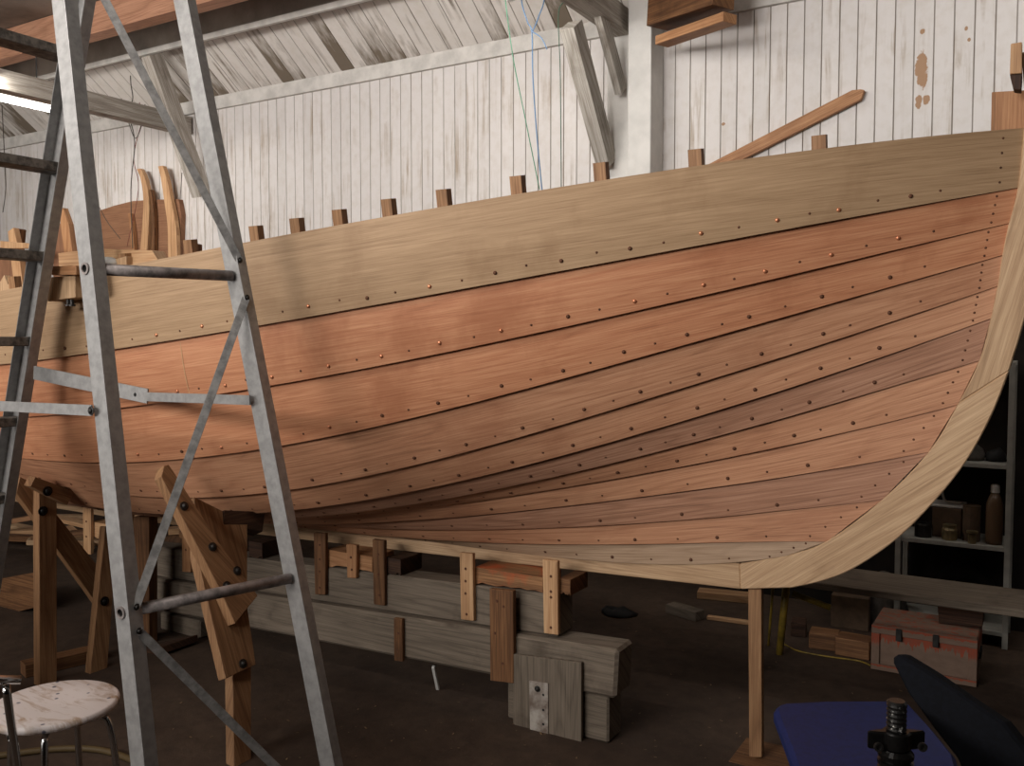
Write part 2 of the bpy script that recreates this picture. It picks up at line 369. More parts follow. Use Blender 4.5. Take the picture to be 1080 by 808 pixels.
def portal(name, x, zt, braces, label):
    t = thing(name, (x, WY, 0), label, 'truss')
    board('tie_beam', (x, WY-.02, zt), (x, .6, zt), .12, .14, 'beam', t)
    for lo, hi, w, h in braces: board('knee_brace', lo, hi, w, h, 'beam', t, up=(0, 0, 1))
    return t
p = onY(178, 126, 5.0); p.z -= .02
a = onY(213, 206, WY-.07); b = onX(160, 58, a.x)
portal('roof_truss', p.x, p.z, [(a, b, .10, .13)], 'whitewashed roof truss with knee brace at the far left, strings tied to its beam')
# the post with its pair of braces beyond the middle of the boat
pl = onY(662, 100, WY-.2); pr = onY(686.5, 100, WY-.2)
a1 = onY(640, 172, WY-.08); b1 = onX(602, 26, a1.x); a2 = onY(655, 96, WY-.10); b2 = onX(624, -20, a2.x)
t = portal('roof_truss', pl.x-.10, 3.40, [(a1, b1, .09, .13), (a2, b2, .045, .10)], 'whitewashed roof truss whose post stands above the middle of the boat')
bm = BM(); add_box(bm, (pl.x, WY-.2, 1.5), (pr.x, WY-.004, 3.6)); link('post', bm, 'postpaint', t, (0, 0, 1), .004)
bm = BM(); add_box(bm, (pl.x-.2, WY-.06, 1.5), (pl.x-.001, WY-.004, 3.6)); link('post', bm, 'postpaint', t, (0, 0, 1), .004)
# timber stowed up beside the post
a, b = onY(694, 12, WY-.22), onY(764, -12, WY-.46)
o = board('stowed_timber', a, b, .16, .19, 'brown'); tag(o, 'brown squared timber end stowed high beside the post', 'timber')
a, b = onY(698, 44, WY-.22), onY(770, 19, WY-.46)
o = board('stowed_board', a, b, .10, .05, 'pine_or'); tag(o, 'thin orange board stowed under the brown timber end beside the post', 'board')
# diagonal stick on the white wall
a, b = onY(905, 99, WY-.045), onY(778, 164, WY-.045)
bm = BM(); d = (b-a); n = Vector((-d.z, 0, d.x)).normalized()*.034; e = a+d*2.1
if n.z < 0: n = -n
add_prism(bm, [a+n*.5-d.normalized()*.02, a+n*.1-d.normalized()*.035, a-n*.8-d.normalized()*.01, a-n, e-n, e+n, a+n+d.normalized()*.02], (0, .035, 0))
o = link('wooden_strut', bm, 'pine_or', None, d, .002); tag(o, 'orange-brown stick fixed slantwise on the white wall above the boat', 'stick')

# ------------------------------------------------------------------ the boat
YC, XM = 3.17, -4.4
SEAM = [
[(0,306),(25,301),(166,274),(203,267),(250,258),(280,253),(425,223),(600,197),(740,172.5),(910,153),(1080,135)],
[(0,383),(36,379),(114,371),(266,345),(425,315),(600,283.6),(800,247),(914,226),(1073.5,198)],
[(26,436),(117,432),(156,426),(213,415.5),(279,408),(425,377.6),(600,342.6),(800,296.4),(909,270.4),(1064,235.3)],
[(21,476.6),(65,483),(117,487),(192,484),(270,474),(300,467),(337.5,459),(462,432),(486.5,423.6),(600,397),(780,346),(834,330),(912,308),(1057,269)],
[(20,493),(86,515),(125,519),(182,521),(280,517),(300,514),(476,478.6),(541,459),(600,441.4),(633,434.6),(780,389.5),(857,364.5),(960,330),(1052,301.6)],
[(309,534),(504,499.4),(763,428),(780,423),(876,393),(1044.7,335.8)],
[(439,527),(559,504),(780,451),(906.6,416),(1033,380)],
[(350,541),(522,520),(642.6,501.8),(790,478),(895,451),(1010,426.7)],
[(369,548),(541,535.6),(670,521),(790,508.5),(857,495),(979.5,476.5)],
[(300,550),(596,551),(716.7,545.7),(790,542),(857,535),(930,527.5)],
[(400,563),(485,566),(596,569),(780,572.5),(872,571)],
[(314,546),(393,561),(522,575.5),(596,585),(717,593.5),(780,593.7),(830,586)],
]
HB = [1.17,1.14,1.08,.99,.87,.75,.63,.51,.39,.28,.17,.04]           # half breadth of each lap amidships
ZM = [1.62,1.34,1.13,.965,.85,.78,.73,.70,.675,.655,.64,.622]       # and its height
NS = 12
def half_b(k, X, X0):
    q = min(max((X0-X)/(X0-XM), 0), 1); p = 1+.045*k
    return .04 if k == 11 else .035+(HB[k]-.035)*(1-(1-q**p)**2.4)
def basis(k, X):
    s = (np.asarray(X)-XM)/3.
    if k >= 9: return np.stack([s**0, s**2, s**4, s**8], -1)
    return np.stack([s**0, s**2, s**3, s**4, s**6], -1)
X0s, COEF = [], []
for k, sm in enumerate(SEAM):
    X0 = onY(sm[-1][0], sm[-1][1], YC-.035).x; X0s.append(X0); Xs, Zs = [], []
    for x, y in sm:
        r = ray(x, y); lo, hi = .5, 9.
        for _ in range(50):
            m = (lo+hi)/2; q = C0+r*m
            if q.y < YC-half_b(k, q.x, X0): lo = m
            else: hi = m
        Xs.append(q.x); Zs.append(q.z)
    w = np.ones(len(Xs)+1); w[len(Xs)-1] = 4; w[-1] = .5 if k < 5 else 1
    Xs.append(XM); Zs.append(ZM[k]); Bm = basis(k, Xs)
    COEF.append(np.linalg.lstsq(Bm*w[:, None], np.array(Zs)*w, rcond=None)[0])
def lap(k, X): return Vector((X, YC-half_b(k, X, X0s[k]), float(basis(k, X) @ COEF[k])))
NT = 56
def tt(i):                                           # finer spacing towards the bow
    t = i/NT; return t**1.35
def lap_t(k, t): return lap(k, X0s[k]+(XM-X0s[k])*t)
def strake_point(k, t, v):
    a, b = lap_t(k, t), lap_t(k+1, t); p = a.lerp(b, v); bul = .03*math.sin(math.pi*min(max(v, 0), 1))*min(1, t*3)
    return p, (a-b).length*bul
def mirror_y(p): return Vector((p.x, 2*YC-p.y, p.z))
def mirror_x(p): return Vector((2*XM-p.x, p.y, p.z))
TH = .018
def strake_grid(k):
    vs = [-.10, 0, .12, .5, .88, 1.0]; out, inn = [], []
    for i in range(NT+1):
        t = tt(i); o_, n_ = [], []
        a, b = lap_t(k, t), lap_t(k+1, t); e = 1e-3
        t1 = min(t+e, 1); t0 = max(t-e, 0); td = (lap_t(k, t1)+lap_t(k+1, t1)-lap_t(k, t0)-lap_t(k+1, t0))
        nn = td.cross(b-a).normalized()
        if nn.y > 0: nn = -nn
        dist = abs(a.x-X0s[k]); fade = .3+.7*min(1, max(0, (dist-.02)/.55))
        for v in vs:
            p, bul = strake_point(k, t, v); off = (TH*max(v, 0)*fade if v >= 0 else -.003)+bul
            if k == 0 and v < 0: p = a+Vector((0, 0, .001)); 
            o_.append(p+nn*off); n_.append(p+nn*(off-TH*(fade*.9+.1)-.001))
        out.append(o_); inn.append(n_)
    return out, inn
def strake_mesh(k, side, name, mat, parent):
    out, inn = strake_grid(k)
    f = (lambda p: p) if side == 0 else mirror_y
    if k == 0: sl = slice(1, 6)
    else: sl = slice(0, 6)
    fo = [[f(p) for p in r[sl]] for r in out]; fi = [[f(p) for p in r[sl]] for r in inn]
    fo += [[mirror_x(p) for p in r] for r in fo[-2::-1]]; fi += [[mirror_x(p) for p in r] for r in fi[-2::-1]]
    bm = BM(); uv = bm.loops.layers.uv.verify(); m = len(fo[0])
    O = [[bm.verts.new(p) for p in r] for r in fo]; I = [[bm.verts.new(p) for p in r] for r in fi]
    us = [0]
    for a, b in zip(fo, fo[1:]): us.append(us[-1]+(a[m//2]-b[m//2]).length)
    vv = [[(r[j]-r[0]).length for j in range(m)] for r in fo]
    def quad(a, b, c, d, ua, ub, va, vb, vc, vd):
        fc = bm.faces.new((a, b, c, d)); fc.smooth = True
        for l, w in zip(fc.loops, ((ua, va), (ub, vb), (ub, vc), (ua, vd))): l[uv].uv = w
    n = len(fo)
    for i in range(n-1):
        for j in range(m-1):
            quad(O[i][j], O[i+1][j], O[i+1][j+1], O[i][j+1], us[i], us[i+1], vv[i][j], vv[i+1][j], vv[i+1][j+1], vv[i][j+1])
            quad(I[i][j], I[i][j+1], I[i+1][j+1], I[i+1][j], us[i], us[i], vv[i][j], vv[i][j+1], vv[i][j], vv[i][j])
        for j in (0, m-1):
            fc = bm.faces.new((O[i][j], I[i][j], I[i+1][j], O[i+1][j]))
            for l, w in zip(fc.loops, ((us[i], 0), (us[i], .02), (us[i+1], .02), (us[i+1], 0))): l[uv].uv = w
    for i in (0, n-1):
        for j in range(m-1): bm.faces.new((O[i][j], O[i][j+1], I[i][j+1], I[i][j]))
    bmesh.ops.recalc_face_normals(bm, faces=bm.faces[:])
    for e in bm.edges:
        if len(e.link_faces) == 2 and e.calc_face_angle(0) > .7: e.smooth = False
    org = Vector((XM, YC, .6))
    for v in bm.verts: v.co -= org
    me = bpy.data.meshes.new(name); bm.to_mesh(me); bm.free(); me.materials.append(M[mat])
    o = bpy.data.objects.new(name, me); COL.objects.link(o); o.parent = parent; o.location = org-parent.location
    return o
boat = thing('boat', (XM, YC, .57), 'large clinker-built wooden boat hull under construction, propped up in the workshop', 'boat')
mats = ['sheer', 'larch', 'larch', 'larch2', 'larch2', 'larch3', 'larch2', 'larch2', 'larch3', 'larch2', 'garb']
for side in (0, 1):
    for k in range(NS-1):
        o = strake_mesh(k, side, 'strake', mats[k], boat)
        if side == 0 and k == 0: o['label'] = 'wide pale oak top strake'
# stem, forefoot and keel
rab = [(1082,118),(1080,135),(1073.5,198),(1064,235.3),(1057,269),(1052,301.6),(1044.7,335.8),(1033,380),(1010,426.7),(979.5,476.5),(930,527.5),(872,571),(830,586)]
outr = [(1112,60),(1112,137),(1108,200),(1102,240),(1093,290),(1080,338),(1068,378),(1050,428),(1025,477),(995,518),(950,565),(905,597),(870,612),(835,620)]
YS = YC-.045
rabp = smooth_path([onY(x, y, YS) for x, y in rab], 4); outp = smooth_path([onY(x, y, YS) for x, y in outr], 4)
top = [onY(1077, 55, YS), onY(1112, 52, YS)]
cut = onY(1011, 425, YS); cuto = onY(1064, 391, YS)
def sweep(name, pts, grain, lab=None):
    bm = BM(); add_prism(bm, pts, (0, .09, 0)); o = link(name, bm, 'oak', boat, grain, .003)
    return o
ru = [p for p in rabp if p.z > cut.z+.01]; rl = [p for p in rabp if p.z <= cut.z+.01]
ou = [p for p in outp if p.z > cuto.z+.005]; ol = [p for p in outp if p.z <= cuto.z-.002]
sweep('stem', [top[0]]+ru+[cut, cuto]+ou[::-1]+[top[1]], (.25, 0, 1))
ke = onY(781, 621.5, YS); kr = onY(780, 594.7, YS)
sweep('forefoot', [cut]+rl+[kr, ke]+ol[::-1]+[cuto], (1, 0, .75))
zb0, zb1 = ke.z, onY(406, 579, YS).z; x1 = onY(406, 579, YS).x
zsl = (zb1-zb0)/(x1-ke.x)
kp = [kr]+[Vector((X, YS, lap(11, X).z+.004)) for X in np.linspace(kr.x-.15, XM, 14)]; XE = 2*XM-X0s[0]
kp += [Vector((XE+.15, YS, lap(11, XM).z+.004)), Vector((XE+.15, YS, zb0+zsl*(XM-ke.x))), Vector((XM, YS, zb0+zsl*(XM-ke.x))), ke]
sweep('keel', kp, (1, 0, 0))
sp = [mirror_x(p) for p in ([top[0]]+rabp)]; so = [mirror_x(p) for p in outp]
sweep('sternpost', [Vector((p.x, YS, p.z)) for p in sp]+[Vector((p.x, YS, p.z)) for p in so[::-1]], (.2, 0, 1))
# frames: bent ribs whose heads stand above the sheer strake
heads = [(270,240),(313,232),(358,223),(410,212),(468,202),(546,188),(634,174),(734,160),(864,145)]
def ray_sheer(x, y, inset):
    r = ray(x, y); lo, hi = .5, 9.
    for _ in range(50):
        m = (lo+hi)/2; q = C0+r*m
        if q.y < YC-half_b(0, q.x, X0s[0])+inset: lo = m
        else: hi = m
    return q
ribx = [(ray_sheer(x, y, .035).x, ray_sheer(x, y, .035).z) for x, y in heads]
xx = ribx[0][0]-.27
while xx > -7.9: ribx.append((xx, lap(0, xx if xx > XM else 2*XM-xx).z+.05)); xx -= .3
def rib(X, zt, side):
    Xf = X if X > XM else 2*XM-X; pts = []
    ks = [k for k in range(NS) if Xf < X0s[k]-.15]
    l0 = lap(0, Xf); d = (lap(0, Xf)-lap(1, Xf)).normalized()
    pts.append(l0+d*((zt-l0.z)/max(d.z, .3)))
    for k in ks: pts.append(lap(k, Xf))
    ctr = Vector((Xf, YC, 1.6)); w = .021; outer, inner = [], []
    for i, q in enumerate(pts):
        tg = (pts[min(i+1, len(pts)-1)]-pts[max(i-1, 0)]); tg.x = 0; tg.normalize(); n = Vector((0, -tg.z, tg.y))
        if n.y < 0: n = -n
        outer.append(q+n*.026); inner.append(q+n*.054)
    bm = BM(); V = []
    for a, b in zip(outer, inner):
        # the frame leans with the planking
        sh = .4*(half_b(0, Xf-.05, X0s[0])-half_b(0, Xf+.05, X0s[0]))/.1
        V.append([bm.verts.new(c) for c in (a+Vector((-w, w*sh, 0)), a+Vector((w, w*sh*0+w*sh, 0)), b+Vector((w, w*sh, 0)), b+Vector((-w, w*sh, 0)))])
    for a, b in zip(V, V[1:]):
        for j in range(4): bm.faces.new((a[j], a[(j+1) % 4], b[(j+1) % 4], b[j]))
    bm.faces.new(V[0]); bm.faces.new(V[-1][::-1])
    for v in bm.verts:
        if X < XM: v.co.x = 2*XM-v.co.x
        if side: v.co.y = 2*YC-v.co.y
    link('rib', bm, 'shore', boat, (0, 0, 1))
for X, zt in ribx:
    rib(X, zt, 0); rib(X, zt, 1)
# butt joint in the second strake
tj = min((i/800. for i in range(1, 800)), key=lambda t: abs((lambda d: 540+F*d.dot(RT)/d.dot(F3))(strake_point(1, t, .5)[0]-C0)-197))
def surf_off(k, t, v):
    a, b = lap_t(k, t), lap_t(k+1, t); nn = (lap_t(k, t+.004)-lap_t(k, t)).cross(b-a).normalized()
    if nn.y > 0: nn = -nn
    p, bul = strake_point(k, t, v); return p+nn*(TH*v+bul+.0006)
bm = BM(); row = [[bm.verts.new(surf_off(1, tj+e, v)) for e in (0, .0007)] for v in np.linspace(.05, .97, 9)]
for a, b in zip(row, row[1:]): bm.faces.new((a[0], a[1], b[1], b[0]))
link('butt_joint', bm, 'pine', boat, (0, 0, 1))
# rivets along every lap, nails at the stem
bm = BM(); add_lathe(bm, (0, 0, 0), (0, 0, 1), [(1, 0), (.95, .35), (.6, .6), (0, .7)], 9)
base = link('rivet', bm, 'copper', boat, smooth=True, origin=(0, 0, 0)); rmesh = base.data
rm2 = rmesh.copy(); rm2.materials.clear(); rm2.materials.append(M['nailhead'])
bpy.data.objects.remove(base)
def surf(k, t, v):
    a, b = lap_t(k, t), lap_t(k+1, t); e = 2e-3; t1, t0 = min(t+e, 1), max(t-e, 0)
    td = lap_t(k, t1).lerp(lap_t(k+1, t1), v)-lap_t(k, t0).lerp(lap_t(k+1, t0), v)
    nn = td.cross(b-a).normalized()
    if nn.y > 0: nn = -nn
    fade = .3+.7*min(1, max(0, (abs(a.x-X0s[k])-.02)/.55)); p, bul = strake_point(k, t, v)
    return p+nn*(TH*v*fade+bul), nn
cand = []
rr = random.Random(3)
for k in range(NS-1):
    L = 0; nxt = .22; big = True; prev = None; i = 0
    for i in range(1, 500):
        t = i/500.; p, nn = surf(k, t, .5); 
        if prev is not None: L += (p-prev).length
        prev = p
        if L > nxt:
            nxt += .105*rr.uniform(.85, 1.15)*(1 if k < 7 else 1.5); w = (lap_t(k, t)-lap_t(k+1, t)).length
            v = 1-min(.032/w, .3)+rr.uniform(-.02, .02); q, nn = surf(k, t, v)
            big = not big; cand.append((k, q, nn, (.0068 if big else .0045)))
    # nails along the hood end
    w = (lap_t(k, .004)-lap_t(k+1, .004)).length
    for j in range(4):
        v = .14+.72*j/3
        q, nn = surf(k, .012+.010*v*(k > 6), v); cand.append((k, q, nn, .0042))
def rivet_obj(k, q, nn, r):
    warm = (k < 2 and q.x > -3.2 and rr.random() < .8) or (k == 2 and rr.random() < .4)
    o = bpy.data.objects.new('rivet', rmesh if warm else rm2); COL.objects.link(o); o.parent = boat
    o.rotation_euler = nn.to_track_quat('Z', 'Y').to_euler(); o.location = q-nn*.0005-boat.location; o.scale = (r, r, r)
def scr(p):
    d = p-C0; z = d.dot(F3); return 540+F*d.dot(RT)/z, 404-F*d.dot(UP)/z, z
vis = []
for c in cand:
    x, y, z = scr(c[1]); infr = -10 < x < 1090
    vis.append((c[3]/z if infr else -1, c))
vis.sort(key=lambda a: -a[0])
for s_, c in vis[:98]: rivet_obj(*c)
bm = BM()
for s_, (k, q, nn, r) in vis[98:]:
    a = nn.orthogonal().normalized(); b = nn.cross(a); ring = [bm.verts.new(q+(a*math.cos(i*math.pi/3)+b*math.sin(i*math.pi/3))*r) for i in range(6)]
    hi = bm.verts.new(q+nn*r*.6)
    for i in range(6): bm.faces.new((ring[i], ring[(i+1) % 6], hi))
o = link('small_rivets', bm, 'nailhead', boat); o['kind'] = 'stuff'
# ------------------------------------------------------------------ what carries the keel
def onP(x, y, Y0, s): r = ray(x, y); return C0 + r*((Y0+s*H)/(r.y-s*r.z))
def slabt(name, px, Y0, s, th, mat, parent=None, grain=(0, 0, 1), bevel=.002):
    bm = BM(); n = Vector((0, 1, -s)).normalized(); add_prism(bm, [onP(x, y, Y0, s) for x, y in px], n*th); return link(name, bm, mat, parent, grain, bevel)
YU, YD = 2.99, 2.955
ub0, ub1 = onY(328, 632.6, YU), onY(589, 672, YU)
def zu(X): return ub0.z+(ub1.z-ub0.z)*(X-ub0.x)/(ub1.x-ub0.x)
ut0, ut1 = onY(357, 600, YU), onY(589, 628, YU)
def zt(X): return ut0.z+(ut1.z-ut0.z)*(X-ut0.x)/(ut1.x-ut0.x)
xr = ub1.x; xl = onY(150, 590, YU).x
bm = BM(); add_prism(bm, [Vector((xl, YU, zu(xl))), Vector((xr, YU, zu(xr))), Vector((xr, YU, zt(xr))), Vector((xl, YU, zt(xl)))], (0, .12, 0))
o = link('keel_baulk', bm, 'grey', None, (1, 0, 0), .006); tag(o, 'long weathered grey timber lying directly under the keel', 'timber')
lb0, lb1 = onY(268, 664, YD), onY(649, 738, YD); lx = lb1.x
def zl(X): return lb0.z+(lb1.z-lb0.z)*(X-lb0.x)/(lb1.x-lb0.x)
bm = BM(); add_prism(bm, [Vector((xl, YD, zl(xl))), Vector((lx, YD, zl(lx))), Vector((lx+.01, YD, zu(lx)-.002)), Vector((xl, YD, zu(xl)-.002))], (0, .14, 0))
o = link('ground_baulk', bm, 'grey', None, (1, 0, 0), .012); tag(o, 'heavy pale grey baulk, the lowest timber of the stack under the keel', 'timber')
# blocks the baulk stands on
bl = onY(536, 760, YD+.02).x; br = onY(640, 760, YD+.02).x
bm = BM(); add_box(bm, (bl, YD+.012, 0), (br+.01, YD+.13, zl(br)-.001)); o = link('support_block', bm, 'grey', None, (1, 0, 0), .008)
tag(o, 'squat grey wooden block under the bow end of the lowest timber', 'block')
xa = xl+.15
bm = BM(); add_box(bm, (xa, YD+.02, 0), (xa+.3, YD+.13, zl(xa)-.012)); o = link('support_block', bm, 'grey', None, (1, 0, 0), .008); tag(o, 'grey block under the lowest timber behind the left ladder brace', 'block')
px = [(541, 690), (613, 699), (613, 783), (541, 774)]
o = slab('plywood_panel', px, YD-.022, .018, 'grey', None, (0, 0, 1)); tag(o, 'square grey plywood panel fixed across the support block', 'panel')
t = thing('metal_strap', onY(568, 780, YD-.026), 'rusty white metal strap with bolt holes on the grey plywood panel', 'strap')
slab('plate', [(558, 718), (578, 721), (578, 779), (559, 776)], YD-.027, .005, 'rusty', t, (0, 0, 1), .001)
bolt('bolt', onY(567, 726.5, YD-.027), (0, -1, 0), .012, t)
for y in (733, 749, 764):
    bm = BM(); add_lathe(bm, onY(573, y, YD-.0272), (0, -1, 0), [(.005, 0), (.005, .0006)], 10); link('bolt_hole', bm, 'rubber', t)
# battens nailed from the keel down to the timbers
def batten(px, Y, mat, label, nails=(), name='batten', group=None, th=.02):
    xc = sum(p[0] for p in px)/len(px); yb = max(p[1] for p in px)
    t = thing(name, onY(xc, yb, Y), label, 'batten', group)
    slab('strip', px, Y, th, mat, t, (0, 0, 1))
    for x, y in nails:
        bm = BM(); add_lathe(bm, onY(x, y, Y), (0, -1, 0), [(.006, 0), (.005, .002), (0, .0025)], 8); link('nail', bm, 'nailhead', t)
    return t
YB = YU-.0205
batten([(330.5,562),(343,562.5),(343,627.5),(332,627)], YB, 'brown', 'brown batten under the keel just beyond the ladder foot rail', [(337,575),(337,590),(337,603),(337,620)])
batten([(365,574),(376,575),(375.5,610),(366,609.5)], YB, 'pine_or', 'short orange batten between the keel and the grey timber', [(370,588),(371,601)])
batten([(392.5,569),(405,570.5),(405.5,639),(394,637.5)], YB, 'brown', 'dark brown batten right of the short orange one under the keel', [(399,585),(399,606),(400,628)])
batten([(484.5,583),(498.5,584),(499.5,655),(486,653.5)], YB, 'pine', 'pale nailed batten under the keel left of the orange-painted block', [(491,600),(491,613),(491,626),(492,648)])
batten([(572,590),(588,592),(588.5,670),(573.5,668)], YB, 'pine', 'pale nailed batten at the bow end of the orange-painted block', [(581,608),(581,624),(581,630),(581,662)])
batten([(415,652),(424,653),(424.5,698),(415.5,697)], YD-.02, 'brown', 'small brown batten on the side of the lowest timber', [(420,668),(420,687)], th=.018)
batten([(191.5,561),(202,562),(201,604),(192,603)], YB, 'pine_or', 'reddish batten under the keel behind the sloping shore', [(196,580)])
batten([(87,533),(95.5,534),(95.5,585),(88,584)], YB, 'pine', 'small pale batten under the keel right of the bolted post', [(91,550),(91,566)])
batten([(130,536),(138.5,538),(138.5,594),(135.5,594)], YB, 'pine', 'tapered pale batten under the keel between ladder rail and brace', [])
batten([(516,621),(541,623.5),(541.5,721),(517,718)], YD-.0245, 'brown', 'broad upright brown cleat over both grey timbers', [(524,634),(531,640),(522,668),(530,700)], name='cleat', th=.024)
def fill(name, x0, x1, mat, label, cat='block', y0=YU+.004, dy=.15, dz=0):
    a = onY(x0, 600, YU).x; b = onY(x1, 600, YU).x; zk = zb0+zsl*((a+b)/2-ke.x)-.001
    bm = BM(); n = 9; rng = random.Random(int(x0))
    top_ = [Vector((b, y0, zk)), Vector((a, y0, zk))]; bot = [Vector((a+(b-a)*i/n, y0, zt(a+(b-a)*i/n)+.001+rng.uniform(0, .012)*(0 < i < n)-dz)) for i in range(n+1)]
    add_prism(bm, top_+bot, (0, dy, 0)); o = link(name, bm, mat, None, (1, 0, 0), .001); tag(o, label, cat); return o
fill('keel_block', 344, 392, 'pine_or', 'rough orange-stained block between keel and timber beside the short batten')
fill('keel_block', 500, 572, 'orange_block', 'block splashed with orange paint between two pale battens under the keel')
fill('keel_block', 589, 601, 'brown', 'plain brown block at the bow end of the keel timber')
fill('keel_block', 406, 422, 'dark', 'dark block between keel and timber right of the dark batten')
fill('keel_block', 96, 130, 'pine', 'pale block under the keel behind the left ladder rail')
fill('keel_block', 262, 276, 'dark', 'dark block under the keel beside the right-hand shore')
# upright prop under the forefoot
o = slab('bow_prop', [(789, 621.5), (803, 621.5), (803.5, 799), (790, 799)], 3.135, .03, 'shore', None, (0, 0, 1)); tag(o, 'thin upright pale wooden prop under the forefoot', 'prop')
a = onZ(770, 800, .0); zp = onY(797, 799, 3.135).z
bm = BM(); add_box(bm, (onY(772, 800, 3.10).x, 3.06, 0), (onY(832, 800, 3.10).x, 3.28, zp-.001)); o = link('prop_foot', bm, 'brown', None, (1, 0, 0), .003)
tag(o, 'flat brown board on the floor under the thin bow prop', 'board')
# white stake leaning under the baulk
a, b = onZ(462, 727, .005), onY(457, 703, YD+.05); o = board('stake', a, b, .014, .014, 'whitep'); tag(o, 'short white stick leaning under the lowest timber', 'stick')

# hull shores
def onXs(x, y, X0, s): r = ray(x, y); return C0 + r*((X0+s*H)/(r.x-s*r.z))
def slabx(name, px, X0, s, th, mat, parent, grain=(0, 0, 1)):
    """a plank standing across the boat: its broad face looks towards the bow, its edge outboard"""
    bm = BM(); n = Vector((1, 0, -s)).normalized(); add_prism(bm, [onXs(x, y, X0, s) for x, y in px], n*-th); return link(name, bm, mat, parent, grain, .002)
XA = -3.68
t = thing('hull_shore', onXs(48, 722, XA, 0), 'A-shaped plank shore with black bolts holding the hull at the far left', 'shore')
slabx('post', [(41, 515), (60, 518), (60, 727), (42, 724)], XA, 0, .045, 'shore', t)
slabx('cleat', [(32, 513), (37, 503), (79, 518), (71, 533)], XA+.05, 0, .048, 'shore', t, (0, 1, -.45))
slabx('brace', [(17, 520), (21, 503), (32, 508), (104, 598), (104, 640), (90, 620)], XA-.047, 0, .04, 'shore', t, (0, .6, -1))
slabx('leg', [(111, 556), (124, 556), (119, 629), (112, 722), (94, 722), (105, 614)], XA+.045, 0, .04, 'shore', t, (0, -.1, 1))
for x, y, dx in ((50, 518, .05), (45, 539, 0), (110, 634, .045)): bolt('bolt', onXs(x, y, XA+dx, 0), (1, 0, 0), .021, t, 'blacksteel')
XB, s = -2.36, -.42
t = thing('hull_shore', onXs(255, 815, XB, s), 'bolted shore of sloping plank and upright boards under the hull between the ladder rails', 'shore')
slabx('upright', [(245, 690), (265, 690), (265, 818), (247, 818)], XB-.045, s, .045, 'shore', t)
slabx('post', [(205, 524), (235, 539), (236, 553), (261, 553), (261, 640), (270, 701), (238, 716), (208, 588)], XB, s, .042, 'shore', t)
slabx('sloping_plank', [(173, 491), (178, 490), (183, 497), (231, 572), (272, 628), (248, 658), (231, 620), (170, 503)], XB+.045, s, .043, 'shore', t, (0, .55, -1))
slabx('cleat', [(236, 538), (280, 540), (277, 561), (236, 552)], XB-.001, s, .06, 'dark', t, (0, 1, 0))
for x, y, dx in ((194, 534, .045), (224, 577, .045), (250, 602, .045), (239, 618, .045), (256, 700, 0)): bolt('bolt', onXs(x, y, XB+dx, s), (1, 0, -s), .017, t)
t = thing('hull_shore', onY(150, 686, 2.8), 'dim brown post standing under the hull behind the left ladder rail', 'shore')
slab('post', [(141, 545), (157, 545), (157, 684), (141, 688)], 2.8, .05, 'brown', t, (0, 0, 1))
slab('foot', [(128, 690), (172, 682), (172, 690), (128, 698)], 2.72, .2, 'dark', t, (1, 0, 0))

# ------------------------------------------------------------------ step ladder
nr0, nr1 = onY(145, 808, 1.47), onY(61, 0, 1.57)
fr0, fr1 = onY(345, 808, 1.985), onY(190, 0, 1.93)
def ext(a, b, z): return a+(b-a)*((z-a.z)/(b.z-a.z))
NB0, NB1 = ext(nr0, nr1, 0), ext(nr0, nr1, 3.45); FB0, FB1 = ext(fr0, fr1, 0), ext(fr0, fr1, 3.45)
tr1, tr0 = onY(92, 0, 1.92), onY(13, 495, 1.965)
FT0, FT1 = ext(tr0, tr1, 0), ext(tr0, tr1, 3.42)
NT0 = Vector((FT0.x, 1.44, 0)); NT1 = Vector((FT1.x, NB1.y-.01, 3.42))
lad = thing('step_ladder', ((NB0+FB0+FT0+NT0)/4), 'tall aluminium double step ladder standing in front of the hull', 'ladder')
def channel(name, p0, p1, w, d, op, mat, t=.004):
    p0, p1 = Vector(p0), Vector(p1); ax = (p1-p0).normalized(); s = Vector((0, 1, 0)).cross(ax).normalized(); y = ax.cross(s).normalized()
    if y.y*op < 0: y = -y
    prof = [(-w/2, 0), (w/2, 0), (w/2, d), (w/2-t, d), (w/2-t, t), (-w/2+t, t), (-w/2+t, d), (-w/2, d)]
    bm = BM(); add_prism(bm, [p0+s*a+y*b for a, b in prof], p1-p0); return link(name, bm, mat, lad, ax, .0008)
channel('rail', NB0, NB1, .058, .042, 1, 'alu'); channel('rail', FB0, FB1, .060, .036, 1, 'alu')
channel('rail', FT0, FT1, .098, .040, -1, 'alu'); channel('rail', NT0, NT1, .098, .040, 1, 'alu')
def at_z(a, b, z): return ext(a, b, z)
def rung(z):
    a, b = at_z(NB0, NB1, z), at_z(FB0, FB1, z)
    bm = BM(); add_tube(bm, [a+Vector((0, .004, 0)), b+Vector((0, -.006, 0))], .0165, 14); r = link('rung', bm, 'tube', lad, smooth=False)
    for f in r.data.polygons: f.use_smooth = True
    bm = BM(); add_lathe(bm, a+Vector((0, .001, 0)), (0, -1, 0), [(.017, 0), (.017, .006), (.011, .006), (.011, .001), (0, .001)], 16); link('rung_ferrule', bm, 'tube', lad)
    bm = BM(); add_lathe(bm, a+Vector((0, -.0005, 0)), (0, -1, 0), [(.011, 0), (.0, .0008)], 14); link('rung_socket', bm, 'blacksteel', lad)
z1 = onY(99, 283, nr0.lerp(nr1, .65).y).z; z2 = onY(140, 649, nr0.lerp(nr1, .2).y).z
rung(z1); rung(z2); rung(2*z1-z2)
zs = [onY(x, y, 1.92).z for x, y in ((58, 68), (60, 178), (42, 271), (30, 360), (18, 445), (8, 528))]
zs = zs+[zs[-1]-.33]
